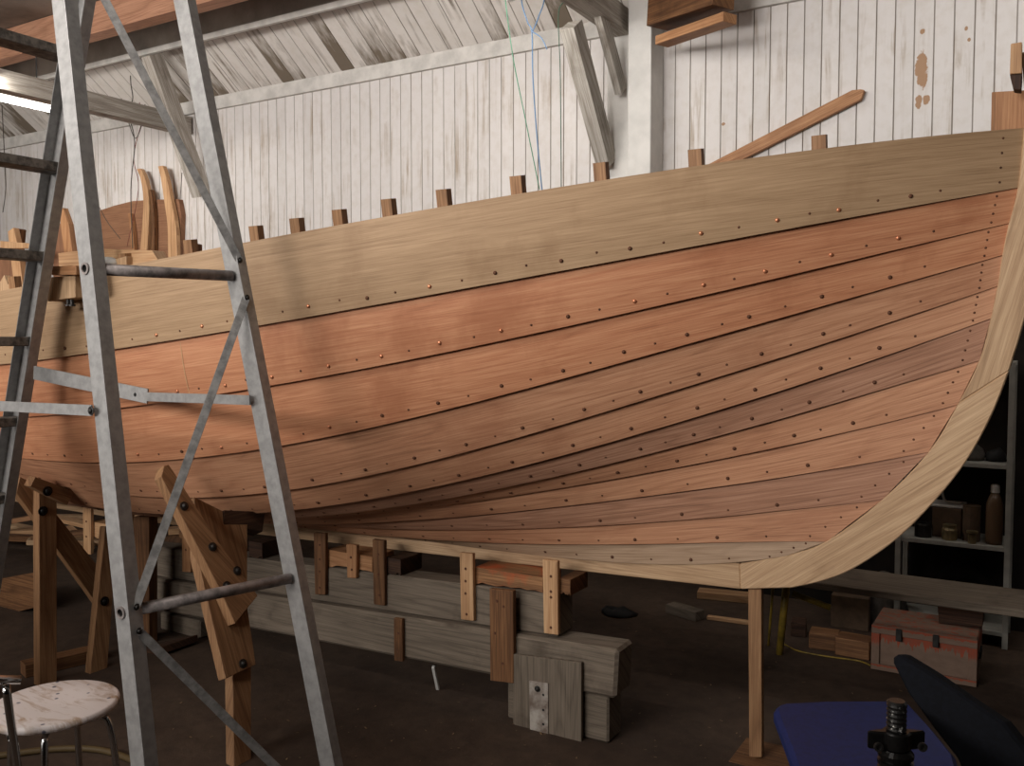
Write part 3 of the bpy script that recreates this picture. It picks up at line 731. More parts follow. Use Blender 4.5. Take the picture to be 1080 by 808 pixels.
for z in zs:
    a, b = at_z(NT0, NT1, z), at_z(FT0, FT1, z); a.y += .01; b.y -= .006
    bm = BM(); add_beam(bm, a, b, .085, .034); link('tread', bm, 'aludark', lad, (0, 1, 0), .003)
top_c = (NB1+FB1)/2
bm = BM(); add_beam(bm, (FB1.x-.06, NB1.y-.02, 3.46), (FB1.x-.06, FB1.y+.05, 3.46), .22, .03); link('top_platform', bm, 'aludark', lad, (0, 1, 0), .003)
def flat(name, a, b, w, th, mat, upv=(0, 1, 0)):
    bm = BM(); add_beam(bm, a, b, w, th, upv); return link(name, bm, mat, lad, Vector(b)-Vector(a), .0006)
def near_at(x, y):                                    # on the near back rail's right flange
    z = onY(x, y, 1.52).z; p = at_z(NB0, NB1, z); return p+Vector((.031, .022, 0))
def far_at(x, y):
    z = onY(x, y, 1.965).z; p = at_z(FB0, FB1, z); return p+Vector((.031, .008, 0))
b1a, b1b = far_at(250, 275), near_at(64, -110); b2a, b2b = far_at(258, 314), near_at(137, 637); b3a, b3b = near_at(142, 662), far_at(352, 890)
for a, b in ((b1a, b1b), (b2a, b2b), (b3a, b3b)): flat('brace', a, b, .024, .004, 'bar', (.75, -.66, .2))
for p in (b1a, b2a, b2b, b3a): bolt('bolt', p+Vector((.003, 0, 0)), (1, 0, 0), .009, lad)
# folding stays
h1 = onY(156, 418, 1.965); fa = onY(36, 393, 1.935); fb = onY(266, 422, 1.95)
flat('stay', fa, h1, .050, .006, 'alu'); flat('stay', h1+Vector((-.004, -.008, -.001)), fb+Vector((0, -.008, 0)), .030, .006, 'alu')
bolt('bolt', h1+Vector((-.06, -.004, .004)), (0, -1, 0), .008, lad)
na = onY(97, 433, 1.505); nb = onY(-90, 424, 1.505)
flat('stay', na, nb, .030, .006, 'alu'); bolt('bolt', na+Vector((.004, -.004, 0)), (0, -1, 0), .012, lad)
for p in (NB0, FB0, FT0, NT0):
    bm = BM(); add_box(bm, (p.x-.04, p.y-.01, 0), (p.x+.04, p.y+.035, .03)); link('rubber_foot', bm, 'rubber', lad, None, .004)

# ------------------------------------------------------------------ stool with paint spatters
c = onZ(57, 741, .465)
t = thing('stool', (c.x, c.y, 0), 'round white paint-spattered stool with chrome legs at the bottom left', 'stool')
bm = BM(); R = .172
add_lathe(bm, (c.x, c.y, .44), (0, 0, 1), [(0, 0), (R*.9, 0), (R*.985, .006), (R, .015), (R*.985, .024), (R*.95, .027), (R*.5, .022), (0, .020)], 56)
o = link('seat', bm, 'seat', t, smooth=True)
def sp_(a, r, z): return Vector((c.x, c.y, z))+RT*(math.cos(a)*r)+FWD*(math.sin(a)*r)
for a in (-.08, -1.25, 1.7, 2.75):
    pts = smooth_path([sp_(a, .06, .432), sp_(a, .135, .430), sp_(a, .160, .410), sp_(a, .178, .30), sp_(a, .205, .0)], 6)
    bm = BM(); add_tube(bm, pts, .0095, 10); link('leg', bm, 'chrome', t, smooth=True)
    bm = BM(); add_lathe(bm, sp_(a, .205, 0), (0, 0, 1), [(.013, 0), (.013, .02), (.009, .024)], 12); link('foot_cap', bm, 'rubber', t)
d0 = 2.33
def dep(x, y, d): return C0+ray(x, y)*d
bp = dep(18, 806, d0); bt = dep(6, 722, d0*.995); g0 = Vector((bp.x, bp.y, 0)); g0 = bp+(bp-bt)*(bp.z/(bt.z-bp.z))
bm = BM(); add_tube(bm, smooth_path([g0, bp, bt], 5), .0105, 12); link('back_post', bm, 'chrome', t, smooth=True)
e0, e1 = dep(22, 717, d0), dep(-60, 716, d0*.96)
bm = BM(); add_tube(bm, [e0, e1], .0115, 12); link('back_rail', bm, 'chrome', t, smooth=True)
g1 = g0+(e1-e0)*.95; bm = BM(); add_tube(bm, [g1, bt+(e1-e0)*.95], .0105, 12); link('back_post', bm, 'chrome', t, smooth=True)
q = sp_(2.75, .1, .432); bm = BM(); add_tube(bm, [bp.lerp(bt, .25), sp_(-2.4, .13, .432)], .008, 8); link('back_bracket', bm, 'chrome', t, smooth=True)
bm = BM(); add_tube(bm, smooth_path([onZ(x, y, .012) for x, y in ((-60, 806), (0, 797), (60, 790), (105, 791), (140, 802), (170, 818), (230, 830))], 8), .012, 8)
o = link('hose', bm, 'hose', None, smooth=True); tag(o, 'ochre hose lying on the floor under the white stool', 'hose')

# ------------------------------------------------------------------ clamp, blocks and sticks on the far gunwale end
def near_sheer(x, y, off): return ray_sheer(x, y, -off)
p = near_sheer(63, 305, .03)
t = thing('clamp_pad', p, 'greyish wooden pad clamped over the top strake at the left ladder rail', 'clamp')
Yp = p.y-.03
slab('pad', [(48, 293), (79, 290), (79, 314), (50, 318)], Yp, .06, 'oak', t, (0, 0, 1))
slab('top_board', [(50, 281), (80, 280), (80, 290), (52, 290)], Yp-.02, .10, 'pine_or', t, (1, 0, 0))
for x in (72, 76):
    bm = BM(); add_lathe(bm, onY(x, 316, Yp+.01), (0, 0, -1), [(.007, 0), (.007, .016), (.012, .018), (.012, .024)], 8); link('clamp_screw', bm, 'steel', t)
pY = near_sheer(100, 290, .028).y-.024
o = slab('upright_stick', [(95, 238), (99, 240), (105, 308), (100, 311)], pY, .02, 'brown', None, (0, 0, 1)); tag(o, 'thin dark stick standing against the top strake beside the left ladder rail', 'stick')
pY = near_sheer(120, 275, -.06).y
o = slab('gunwale_board', [(61, 267), (100, 262), (160, 264), (166, 274), (166, 283), (62, 284)], pY, .05, 'pine', None, (1, 0, 0)); tag(o, 'pale board laid along the top edge of the hull behind the ladder', 'board')
for px, lab, mat in (([(193, 259), (199, 256), (202, 257), (202, 272), (193, 273)], 'small block on the gunwale just left of the sloping ladder brace', 'brown'),
                     ([(153, 265), (162, 264), (166, 273), (166, 280), (155, 280)], 'pale block on the end of the gunwale board', 'pine'),
                     ([(122, 273), (133, 270), (133, 284), (122, 284)], 'brown block standing on the gunwale behind the upper ladder rung', 'oak')):
    pY = near_sheer(px[0][0], px[0][1], -.05).y
    o = slab('gunwale_block', px, pY+(.055 if mat != 'oak' else -.02), .05, mat, None, (0, 0, 1)); tag(o, lab, 'block')
p = near_sheer(114, 276, -.03)
bm = BM(); add_lathe(bm, p-Vector((0, 0, .02)), (0, 0, 1), [(0, 0), (.03, 0), (.04, .012), (.034, .026), (.015, .036), (0, .038)], 14)
for v in bm.verts: v.co.x = p.x+(v.co.x-p.x)*1.25
o = link('rag', bm, 'whitep', None, smooth=True); tag(o, 'crumpled white rag on the gunwale above the upper ladder rung', 'rag')
# timbers inside the hull at the left
def stick_in(px, Y, mat, lab, name, cat, th=.03):
    o = slab(name, px, Y, th, mat, None, (0, 0, 1)); tag(o, lab, cat); return o
stick_in([(8, 244), (14, 240), (19, 262), (26, 320), (17, 322)], 2.62, 'pine', 'left one of two thin sticks rising inside the hull at the picture left', 'stick', 'stick')
stick_in([(19, 241), (22, 242), (20, 262), (28, 320), (22, 322), (16, 262)], 2.66, 'brown', 'dark thin stick crossing a paler one inside the hull at the left', 'stick', 'stick')
stick_in([(62, 222), (66, 219), (72, 236), (84, 320), (74, 322)], 2.74, 'pine_or', 'orange stick leaning behind the two ladder rails', 'stick', 'stick')
stick_in([(56, 240), (64, 235), (70, 262), (76, 320), (56, 320)], 2.80, 'ply', 'broad brown board standing inside the hull between the ladder rails', 'board', 'board')
stick_in([(0, 262), (0, 254), (36, 257), (36, 262)], 2.55, 'pine', 'pale batten lying across the hull at the left edge', 'batten', 'batten')
stick_in([(-6, 274), (18, 272), (26, 276), (26, 330), (-6, 330)], 2.70, 'ply', 'brown panel standing inside the hull at the left edge', 'panel', 'panel')
stick_in([(0, 297), (4, 290), (8, 300), (24, 300), (24, 312), (0, 314)], 2.2, 'oak', 'small pale block on the gunwale at the picture left edge', 'block', 'block')

# patterns hung on the back wall
Yw = WY-.05
o = slab('pattern_panel', [(105, 222), (120, 217), (140, 212), (165, 210.5), (188, 210), (191, 226), (189, 290), (105, 290)], Yw, .0495, 'ply', None, (1, 0, 0)); tag(o, 'brown curved-top panel hung against the white wall', 'panel')
def curvy(pxl, w, Y, mat, lab):
    l = smooth_path([onY(x, y, Y) for x, y in pxl], 5); n = len(l); wd = []
    L = [p-Vector((w[0]+(w[1]-w[0])*i/(n-1), 0, 0))*.5 for i, p in enumerate(l)]; R = [p+Vector((w[0]+(w[1]-w[0])*i/(n-1), 0, 0))*.5 for i, p in enumerate(l)]
    bm = BM(); add_prism(bm, L+R[::-1], (0, .04, 0)); o = link('curved_frame', bm, mat, None, (0, 0, 1), .002); return tag(o, lab, 'frame')
curvy([(146, 178), (151, 190), (154, 212), (153, 240), (150, 285)], (.05, .1), Yw-.05, 'pine', 'left pale curved boat frame hung on the white wall')
curvy([(158, 200), (160, 216), (161, 240), (160, 285)], (.02, .05), Yw-.045, 'brown', 'thin dark frame hung between the two pale curved frames')
curvy([(169, 175), (173, 190), (177, 214), (181, 240), (182, 285)], (.06, .12), Yw-.05, 'pine', 'right pale curved boat frame with angled top hung on the white wall')
curvy([(136, 225), (139, 250), (140, 285)], (.03, .05), Yw-.045, 'pine_or', 'orange frame piece hung left of the pale curved frames')

# strings and wires
def cord(name, pts, r, mat, lab, cat='string', top=None):
    if top: pts = [Vector((pts[0].x, pts[0].y, top))]+list(pts)
    bm = BM(); add_tube(bm, smooth_path(pts, 6), r, 6); o = link(name, bm, mat, None, smooth=True); return tag(o, lab, cat)
LT = onY(540, -2, 4.45)
cord('green_string', [onY(532, -8, 4.45), onY(541, 60, 4.4), onY(555, 130, 4.35), onY(569, 200, 4.3)], .0028, 'green', 'pale green string slanting from the lamp down to the boat')
cord('blue_rope', [onY(549, -10, 4.5), onY(556, 22, 4.5), onY(561, 34, 4.5), onY(562, 80, 4.5), onY(566, 140, 4.5), onY(572, 205, 4.5)], .0042, 'bluerope', 'light blue rope hanging down behind the boat', 'rope', 3.914)
cord('blue_rope', [onY(575, -10, 4.6), onY(568, 18, 4.55), onY(561.5, 33.5, 4.5)], .004, 'bluerope', 'short upper blue rope branch joining the hanging blue rope', 'rope', 3.914)
cord('blue_rope', [onY(561.5, 33.5, 4.49), onY(571, 40, 4.49), onY(577, 52, 4.49)], .0035, 'bluerope', 'loose frayed end of the blue rope at its knot', 'rope')
cord('dark_string', [onY(596, -10, 4.5), onY(589, 15, 4.5), onY(591, 80, 4.5), onY(592, 200, 4.5)], .0028, 'darkgreen', 'dark green string hanging straight down right of the blue rope', 'string', 3.914)
Yx = 4.9
cord('wire', [onY(137, 66, Yx), onY(138, 88, Yx), onY(140, 104, Yx), onY(136, 120, Yx), onY(142, 150, Yx), onY(138, 200, Yx), onY(140, 262, Yx)], .004, 'wire', 'dark wire hanging from the roof truss down the white wall', 'wire')
cord('wire', [onY(128, 104, Yx-.05), onY(136, 130, Yx-.02), onY(143, 146, Yx), onY(150, 130, Yx), onY(153, 110, Yx-.05)], .0035, 'wire', 'looped wire wound round the far roof truss beam', 'wire')
cord('wire', [onY(147, 108, Yx+.1), onY(150, 125, Yx+.1), onY(141, 165, Yx+.1), onY(146, 200, Yx+.1), onY(134, 260, Yx+.1)], .003, 'redwire', 'reddish wire hanging beside the dark one at the far truss', 'wire')
cord('wire', [onY(86, 180, Yx), onY(98, 205, Yx), onY(112, 232, Yx), onY(127, 252, Yx)], .003, 'wire', 'thin slack line from the left ladder rail to the hung panel', 'wire')
cord('wire', [onY(192, 182, Yw-.02), onY(190, 210, Yw-.02)], .003, 'wire', 'short line holding the right corner of the hung panel', 'wire')
cord('wire', [onY(2, 110, Yx), onY(5, 170, Yx), onY(6, 200, Yx), onY(3, 224, Yx)], .004, 'wire', 'grey line hanging on the wall at the picture left edge', 'wire')

# stem head pieces
Ym = YC+.055
o = slab('stem_block', [(1046, 97), (1081, 95), (1081, 142), (1045, 142)], Ym, .06, 'pine_or', None, (0, 0, 1)); tag(o, 'orange block fixed behind the stem head at the bow', 'block')
t = thing('stem_stick', onY(1072, 95, YC-.065), 'short pale stick standing against the stem head', 'stick')
slab('stick', [(1066, 46), (1078, 44), (1078, 77), (1065, 78)], YC-.07, .03, 'pine', t, (0, 0, 1))
slab('wedge', [(1065, 78), (1078, 77), (1077, 95), (1069, 94)], YC-.06, .05, 'dark', t, (0, 0, 1))

# ------------------------------------------------------------------ behind the bow
zq = .45
ya, yb = 3.93, 4.26; xa = onZ(863, 617, zq).x-.5
bm = BM(); add_box(bm, (xa, ya, zq-.03), (.3, yb, zq)); o = link('scaffold_plank', bm, 'grey', None, (1, 0, 0), .003); tag(o, 'long grey plank on a yellow trestle behind the bow', 'plank')
bx = onY(826, 660, 4.25).x
t = thing('trestle', (bx, 4.1, 0), 'yellow metal trestle under the grey plank behind the bow', 'trestle')
for pa, pb, r in ((onZ(822, 690, .0), Vector((bx+.02, 4.24, zq-.045)), .017), (onZ(817, 682, 0)+Vector((-.03, 0, 0)), Vector((bx-.05, 4.27, zq-.05)), .006),
               (onZ(797, 712, .0), Vector((bx-.04, 3.98, zq-.05)), .012)):
    bm = BM(); add_tube(bm, [pa, pb], r, 10); link('leg', bm, 'yellow', t, smooth=True)
bm = BM(); add_tube(bm, [(bx, 3.95, zq-.045), (bx, 4.28, zq-.045)], .014, 10); link('top_bar', bm, 'yellow', t, smooth=True)
bm = BM(); add_tube(bm, [onY(836, 626, 4.2), onY(876, 641, 4.2)], .014, 10); link('stretcher', bm, 'yellow', t, smooth=True)
# crate
Yc = 4.27; xc0, xc1 = onY(919, 690, Yc).x, onY(1031, 690, Yc).x; zc = onY(919, 658, Yc).z
t = thing('crate', ((xc0+xc1)/2, Yc+.15, 0), 'low crate with red-orange paint running down its front', 'crate')
bm = BM(); add_box(bm, (xc0, Yc, 0), (xc1, Yc+.3, zc)); link('box', bm, 'crate', t, None, .006)
for a, b, z0_, z1_ in ((xc0, xc1, zc-.035, zc), (xc0, xc1, 0.002, .03), (xc0, xc0+.035, .03, zc-.035), (xc1-.035, xc1, .03, zc-.035)):
    bm = BM(); add_box(bm, (a, Yc-.012, z0_), (b, Yc-.0005, z1_)); link('frame_strip', bm, 'crate', t, (1, 0, 0), .002)
for u in (.27, .62):
    xx = xc0+(xc1-xc0)*u; bm = BM(); add_box(bm, (xx-.012, Yc-.022, zc-.055), (xx+.012, Yc-.013, zc+.0)); link('latch', bm, 'steel', t, None, .002)
bm = BM(); add_box(bm, (xc1, Yc+.10, zc*.45), (xc1+.008, Yc+.2, zc*.6)); link('handle', bm, 'rubber', t, None, .002)
o = slab('dark_box', [(988, 637), (1038, 641), (1036, 668), (990, 664)], Yc+.16, .12, 'dark', None, (1, 0, 0)); tag(o, 'dark toolbox on top of the paint-splashed crate', 'box')
o.location.z += zc+.001-min((o.matrix_basis @ v.co).z for v in o.data.vertices)
bm = BM(); add_lathe(bm, onZ(955, 668, 0)+Vector((-.12, .10, 0)), (0, 0, 1), [(0, 0), (.10, 0), (.115, .06), (.11, .16), (.08, .23), (.04, .26), (0, .26)], 18)
for v in bm.verts: v.co += Vector((.015*math.sin(v.co.z*40+v.co.y*30), 0, .012*math.sin(v.co.x*33)))
o = link('sack', bm, 'cloth', None, smooth=True); tag(o, 'slumped grey sack behind the paint-splashed crate', 'sack')
def box_at(name, x0, x1, ybot, h, dy, mat, lab, cat, rot=0):
    a = onZ(x0, ybot, 0); b = onZ(x1, ybot, 0); y = (a.y+b.y)/2; a.x = onY(x0, ybot, y).x; b.x = onY(x1, ybot, y).x
    bm = BM(); add_box(bm, (a.x, y, 0), (b.x, y+dy, h)); c_ = Vector(((a.x+b.x)/2, y, 0))
    bmesh.ops.rotate(bm, verts=bm.verts, cent=c_, matrix=Matrix.Rotation(rot, 3, 'Z'))
    o = link(name, bm, mat, None, (1, 0, 0), .004); return tag(o, lab, cat)
box_at('cardboard_box', 876, 916, 664, .17, .22, 'card', 'brown cardboard box under the grey plank', 'box', .05)
box_at('offcut', 853, 884, 686, .08, .1, 'brown', 'brown wood offcut on the floor left of the crate', 'offcut', .1)
box_at('offcut', 880, 917, 694, .085, .11, 'brown', 'squared wood offcut on the floor touching the left side of the crate', 'offcut', -.05)
box_at('offcut', 834, 850, 672, .07, .1, 'dark', 'small dark block on the floor behind the yellow trestle leg', 'offcut', .2)
cord('yellow_cord', [onZ(822, 676, .004), onZ(840, 686, .004), onZ(870, 692, .004), onZ(905, 697, .004), onZ(918, 702, .004)], .004, 'yellow', 'thin yellow cord on the floor from trestle to crate', 'cord')
# shelf unit
Ys = 4.87; xs0, xs1 = onY(947, 590, Ys).x, onY(1062, 600, Ys).x; sd = .29
zA, zB = onY(1055, 577, Ys).z, onY(1055, 490, Ys).z
t = thing('shelf_unit', ((xs0+xs1)/2, Ys+.15, 0), 'white metal shelf unit against the wall behind the stem', 'shelf')
for x in (xs0, xs1):
    for y in (Ys, Ys+sd):
        bm = BM(); add_box(bm, (x-.013, y-.013, 0), (x+.013, y+.013, 1.38)); link('post', bm, 'shelf', t, None, .002)
for z in (.08, zA, zB, 1.36):
    bm = BM(); add_box(bm, (xs0-.01, Ys-.005, z-.022), (xs1+.01, Ys+sd+.005, z)); link('shelf_board', bm, 'shelf', t, None, .002)
def on_shelf(name, x, z, dy, prof, mat, lab, cat, seg=18):
    p = onY(x, 500, Ys+dy); bm = BM(); add_lathe(bm, (p.x, Ys+dy, z+.001), (0, 0, 1), prof, seg); return tag(link(name, bm, mat, None, smooth=False), lab, cat)
p = onY(1049, 540, Ys+.06)
t = thing('bottle', (p.x, Ys+.06, zA), 'tall brown bottle with white cap on the middle shelf', 'bottle')
bm = BM(); add_lathe(bm, (p.x, Ys+.06, zA+.001), (0, 0, 1), [(0, 0), (.036, 0), (.038, .02), (.038, .19), (.03, .22), (.016, .25)], 18); link('body', bm, 'brownglass', t, smooth=True)
bm = BM(); add_lathe(bm, (p.x, Ys+.06, zA+.252), (0, 0, 1), [(.02, 0), (.02, .035), (.015, .04), (0, .04)], 14); link('cap', bm, 'whitep', t)
on_shelf('carton', 1026, zA, .08, [(0, 0), (.04, 0), (.04, .17), (.042, .175), (.038, .175), (.036, .17), (0, .17)], 'card', 'tall cylindrical carton left of the capped bottle', 'carton')
on_shelf('tin', 1027, zA, .02-.005, [(0, 0), (.019, 0), (.019, .045), (.026, .05), (.026, .06), (0, .06)], 'tin', 'small brass-coloured tin at the front of the middle shelf', 'tin')
on_shelf('jar', 1003, zA, .05, [(0, 0), (.034, 0), (.036, .01), (.036, .05), (.03, .06), (.031, .075), (0, .075)], 'tin', 'squat jar at the front of the middle shelf', 'jar')
on_shelf('tin', 975, zA, .06, [(0, 0), (.04, 0), (.04, .06), (.036, .07), (0, .07)], 'steel', 'dark round tin at the left of the middle shelf', 'tin')
p0 = onY(985, 500, Ys+.12); p1 = onY(1040, 500, Ys+.12)
bm = BM(); add_box(bm, (p0.x, Ys+.09, zA+.001), (p1.x-.1, Ys+.25, zA+.15)); o = link('carton', bm, 'card', None, None, .004); tag(o, 'brown carton at the back of the middle shelf', 'carton')
bm = BM(); add_box(bm, (p0.x-.02, Ys+.0905, zA+.152), (p1.x-.09, Ys+.255, zA+.162)); o = link('notebook', bm, 'paint', None, None, .002); tag(o, 'pale flat pad lying on the brown carton', 'pad')
a = Vector((p0.x+.06, Ys+.17, zA+.168)); bm = BM(); add_tube(bm, smooth_path([a+Vector((-.03, 0, .1)), a+Vector((-.02, 0, .03)), a+Vector((0, 0, 0)), a+Vector((.07, 0, .0))], 5), .006, 8)
o = link('bent_hook', bm, 'whitep', None, smooth=True); tag(o, 'white bent hook resting on the pale pad', 'hook')
for k, (x, z, w, h, m, lab) in enumerate(((1024, zB, .06, .07, 'cloth', 'grey folded cloth on the upper shelf'), (1051, zB, .045, .05, 'rubber', 'dark bundle on the upper shelf beside the post'))):
    p = onY(x, 470, Ys+.12); bm = BM(); add_lathe(bm, (p.x, Ys+.12, z+.001), (0, 0, 1), [(0, 0), (w, 0), (w*1.1, h*.3), (w*.9, h*.8), (w*.4, h*1.2), (0, h*1.25)], 16)
    for v in bm.verts: v.co.z += .006*math.sin(v.co.x*90+k)*(v.co.z > z+.01)
    tag(link('cloth_bundle', bm, m, None, smooth=True), lab, 'cloth')
p = onY(1018, 610, Ys+.15); bm = BM(); nmaj = 28
for i in range(nmaj):
    pass
rg = []
for i in range(nmaj):
    a = 2*math.pi*i/nmaj; rg.append([bm.verts.new((p.x+math.cos(a)*(.10+.04*math.cos(b)), Ys+.15+.05*math.sin(b), .08+.145+math.sin(a)*(.10+.04*math.cos(b)))) for b in [2*math.pi*j/10 for j in range(10)]])
for i in range(nmaj):
    for j in range(10): bm.faces.new((rg[i][j], rg[(i+1) % nmaj][j], rg[(i+1) % nmaj][(j+1) % 10], rg[i][(j+1) % 10]))
o = link('small_tyre', bm, 'rubber', None, smooth=True); tag(o, 'small black tyre on the lowest shelf', 'tyre')
# things on the floor beyond the keel
def offcut(x, y, L, w, h, az, mat, lab, tilt=0, z=0):
    p = onZ(x, y, z)+Vector((0, .22 if z > .02 else 0, 0)); d = Vector((math.cos(az)*math.cos(tilt), math.sin(az)*math.cos(tilt), math.sin(tilt)))
    bm = BM(); add_beam(bm, p-d*L/2, p+d*L/2, w, h); o = link('offcut', bm, mat, None, d, .003)
    mz = min((v.co.z for v in o.data.vertices)); o.location.z = z+.001-mz; return tag(o, lab, 'offcut')
px = [(743, 631), (760, 626), (789, 622), (790, 628), (770, 634), (745, 636)]
offcut(766, 632, .32, .1, .04, .2, 'pine', 'pale wedge-shaped offcut on the floor by the wall left of the bow prop')
offcut(768, 656, .22, .03, .02, .1, 'pine', 'thin pale stick on the floor left of the bow prop')
offcut(722, 650, .2, .08, .05, -.3, 'grey', 'grey offcut on the floor in the dark behind the keel')
bm = BM(); p = onZ(652, 648, 0); add_lathe(bm, p, (0, 0, 1), [(0, 0), (.07, 0), (.075, .012), (.05, .028), (.02, .034), (0, .034)], 12)
for v in bm.verts: v.co.x = p.x+(v.co.x-p.x)*(1.3+.2*math.sin(v.co.y*60)); v.co.z *= 1+.3*math.sin(v.co.x*70)
o = link('rag', bm, 'rubber', None, smooth=True); tag(o, 'dark cloth lump on the floor behind the keel timbers', 'rag')
# scrap heap behind the shores
rs = random.Random(11)
heap = [(22, 588, .7, .25, 'brown', 'lowest scrap plank at the left of the heap behind the bolted post'), (20, 574, .6, .5, 'pine', 'pale scrap plank tilted in the left half of the heap'), (26, 560, .5, .15, 'oak', 'scrap plank near the top left of the heap behind the bolted post'),
 (16, 549, .45, .7, 'pine_or', 'topmost scrap plank at the left edge of the heap'), (72, 590, .5, .9, 'oak', 'scrap board low in the heap right of the bolted post'), (80, 576, .5, -.3, 'pine', 'pale scrap piece halfway up the heap right of the bolted post'),
 (70, 563, .45, .5, 'brown', 'brown scrap piece right behind the bolted post'), (84, 552, .5, .2, 'pine', 'top right scrap plank of the heap under the hull'), (66, 545, .4, .8, 'oak', 'small scrap piece at the very top of the heap')]
for i, (x, y, L, az, m, n) in enumerate(heap):
    p = onY(x, y, 3.62+.1*(i % 3)); d = Vector((math.cos(az), math.sin(az), rs.uniform(-.12, .22))).normalized()
    p.z = max(p.z, .08); bm = BM(); add_beam(bm, p-d*L/2, p+d*L/2, rs.uniform(.06, .1), rs.uniform(.025, .04)); o = link('offcut', bm, m, None, d, .003); tag(o, n, 'offcut')
heap2 = [(178, 568, .22, .35, .9, 'pine', 'pale offcut lying on the stump seen under the keel left of the sloping shore'), (186, 572, .262, .3, 1.2, 'pine_or', 'second offcut lying on the stump seen under the keel'),
 (215, 590, .0, .5, .2, 'brown', 'brown scrap on the floor beyond the keel behind the sloping shore'), (280, 585, 0, .5, .5, 'dark', 'dark scrap on the floor beyond the keel right of the shore')]
for x, y, z, L, az, m, n in heap2: offcut(x, y, L, .09, .04, az, m, n, 0, z)
p = onZ(165, 612, 0); bm = BM(); add_lathe(bm, p+Vector((0, .2, 0)), (0, 0, 1), [(0, 0), (.17, 0), (.16, .1), (.165, .2), (.15, .218), (0, .22)], 14); o = link('stump', bm, 'brown', None, (0, 0, 1)); tag(o, 'wooden chopping stump beyond the keel', 'stump')
o = slab('floor_plank', [(-40, 618), (36, 604), (36, 641), (-40, 660)], 2.78, .05, 'brown', None, (1, 0, 0)); tag(o, 'brown board standing on edge at the picture left behind the post', 'board')
o.location.z -= min((o.matrix_basis @ v.co).z for v in o.data.vertices) if False else 0
a, b = onZ(24, 706, .03), onZ(104, 688, .03); o = board('floor_timber', a, b, .08, .058, 'brown'); tag(o, 'brown timber lying on the floor behind the stool', 'timber')

# ------------------------------------------------------------------ blue chair and jack in the right foreground
cz = .46
t = thing('chair', onZ(930, 800, 0), 'chair with blue plastic seat and dark blue tilted backrest in the bottom right corner', 'chair')
pts = [onZ(x, y, cz) for x, y in ((816, 748), (819, 743), (827, 740.5), (870, 738.5), (950, 738), (958, 739), (985, 768), (1008, 796), (1018, 830), (1012, 858), (868, 858), (846, 828))]
bm = BM(); add_prism(bm, pts, (0, 0, -.045)); link('seat', bm, 'blue', t, None, .012)
cc = sum(pts, Vector())/len(pts)
YK = onZ(975, 760, cz).y-.03
bo = [(940, 697), (943, 691), (949, 690), (985, 712), (1022, 738), (1058, 762), (1082, 792), (1096, 840), (1030, 850), (1009, 800), (984, 768), (957, 731)]
a_ = [onP(x, y, YK+.05, .25) for x, y in bo]
bm = BM(); add_prism(bm, a_, Vector((.02, .05, -.01))); link('backrest', bm, 'darkblue', t, None, .015)
bm = BM(); add_tube(bm, [(cc.x, cc.y, .08), (cc.x, cc.y, cz-.045)], .028, 14); link('column', bm, 'blacksteel', t, smooth=True)
for k in range(5):
    a = k*2*math.pi/5+.3; d = Vector((math.cos(a), math.sin(a), 0)); bm = BM()
    add_tube(bm, [Vector((cc.x, cc.y, .09)), Vector((cc.x, cc.y, .06))+d*.24], .018, 8, r_end=.012); link('base_leg', bm, 'blacksteel', t, smooth=True)
    bm = BM(); e = Vector((cc.x, cc.y, .03))+d*.24; s_ = d.cross(Vector((0, 0, 1))); add_lathe(bm, e-s_*.012, s_, [(.022, 0), (.029, .004), (.029, .02), (.022, .024)], 14); link('castor', bm, 'rubber', t)
dj = 1.78
jt, jc, jb = dep(946.5, 738, dj), dep(945, 783, dj), dep(945, 812, dj)
t = thing('screw_jack', Vector((jc.x, jc.y, 0)), 'black greasy steel screw jack with eared collar in front of the blue chair', 'jack')
def L3(name, prof, mat, seg=20): 
    bm = BM(); add_lathe(bm, (jc.x, jc.y, 0), (0, 0, 1), prof, seg); return link(name, bm, mat, t, smooth=False)
zt_, zc_ = jt.z, jc.z
prof = [(0, zc_)]; prof = [(.019, zc_-.02)]
for i in range(9): z = zc_+(zt_-zc_)*i/9; prof += [(.0195, z), (.017, z+.004)]
prof += [(.0195, zt_-.004), (.015, zt_), (0, zt_)]
L3('screw', prof, 'splash')
bm = BM(); cl = []
for i in range(48):
    a = 2*math.pi*i/48; r = max(.026, .058*abs(math.cos(a))**5); cl.append(Vector((jc.x, jc.y, zc_-.012))+RT*(math.cos(a)*r)+FWD*(math.sin(a)*.026*(1 if abs(math.cos(a)) < .8 else .8)))
add_prism(bm, cl, (0, 0, .036)); link('collar', bm, 'blacksteel', t, None, .004)
for sgn in (-1, 1):
    bm = BM(); add_lathe(bm, Vector((jc.x, jc.y, zc_))+RT*(.043*sgn)-FWD*.0, -FWD, [(.009, .018), (.009, .0235), (.005, .0235), (.005, .019), (0, .019)], 14); link('ear_bolt', bm, 'steel', t)
prof = [(.026, zc_-.012)]
for i in range(8): z = zc_-.02-i*.016; prof += [(.034, z), (.034, z-.007), (.028, z-.009), (.028, z-.015)]
zz_ = zc_-.02-8*.016; prof += [(.03, zz_), (.04, .06), (.085, .03), (.09, 0), (0, 0)]
L3('body', prof, 'blacksteel', 24)

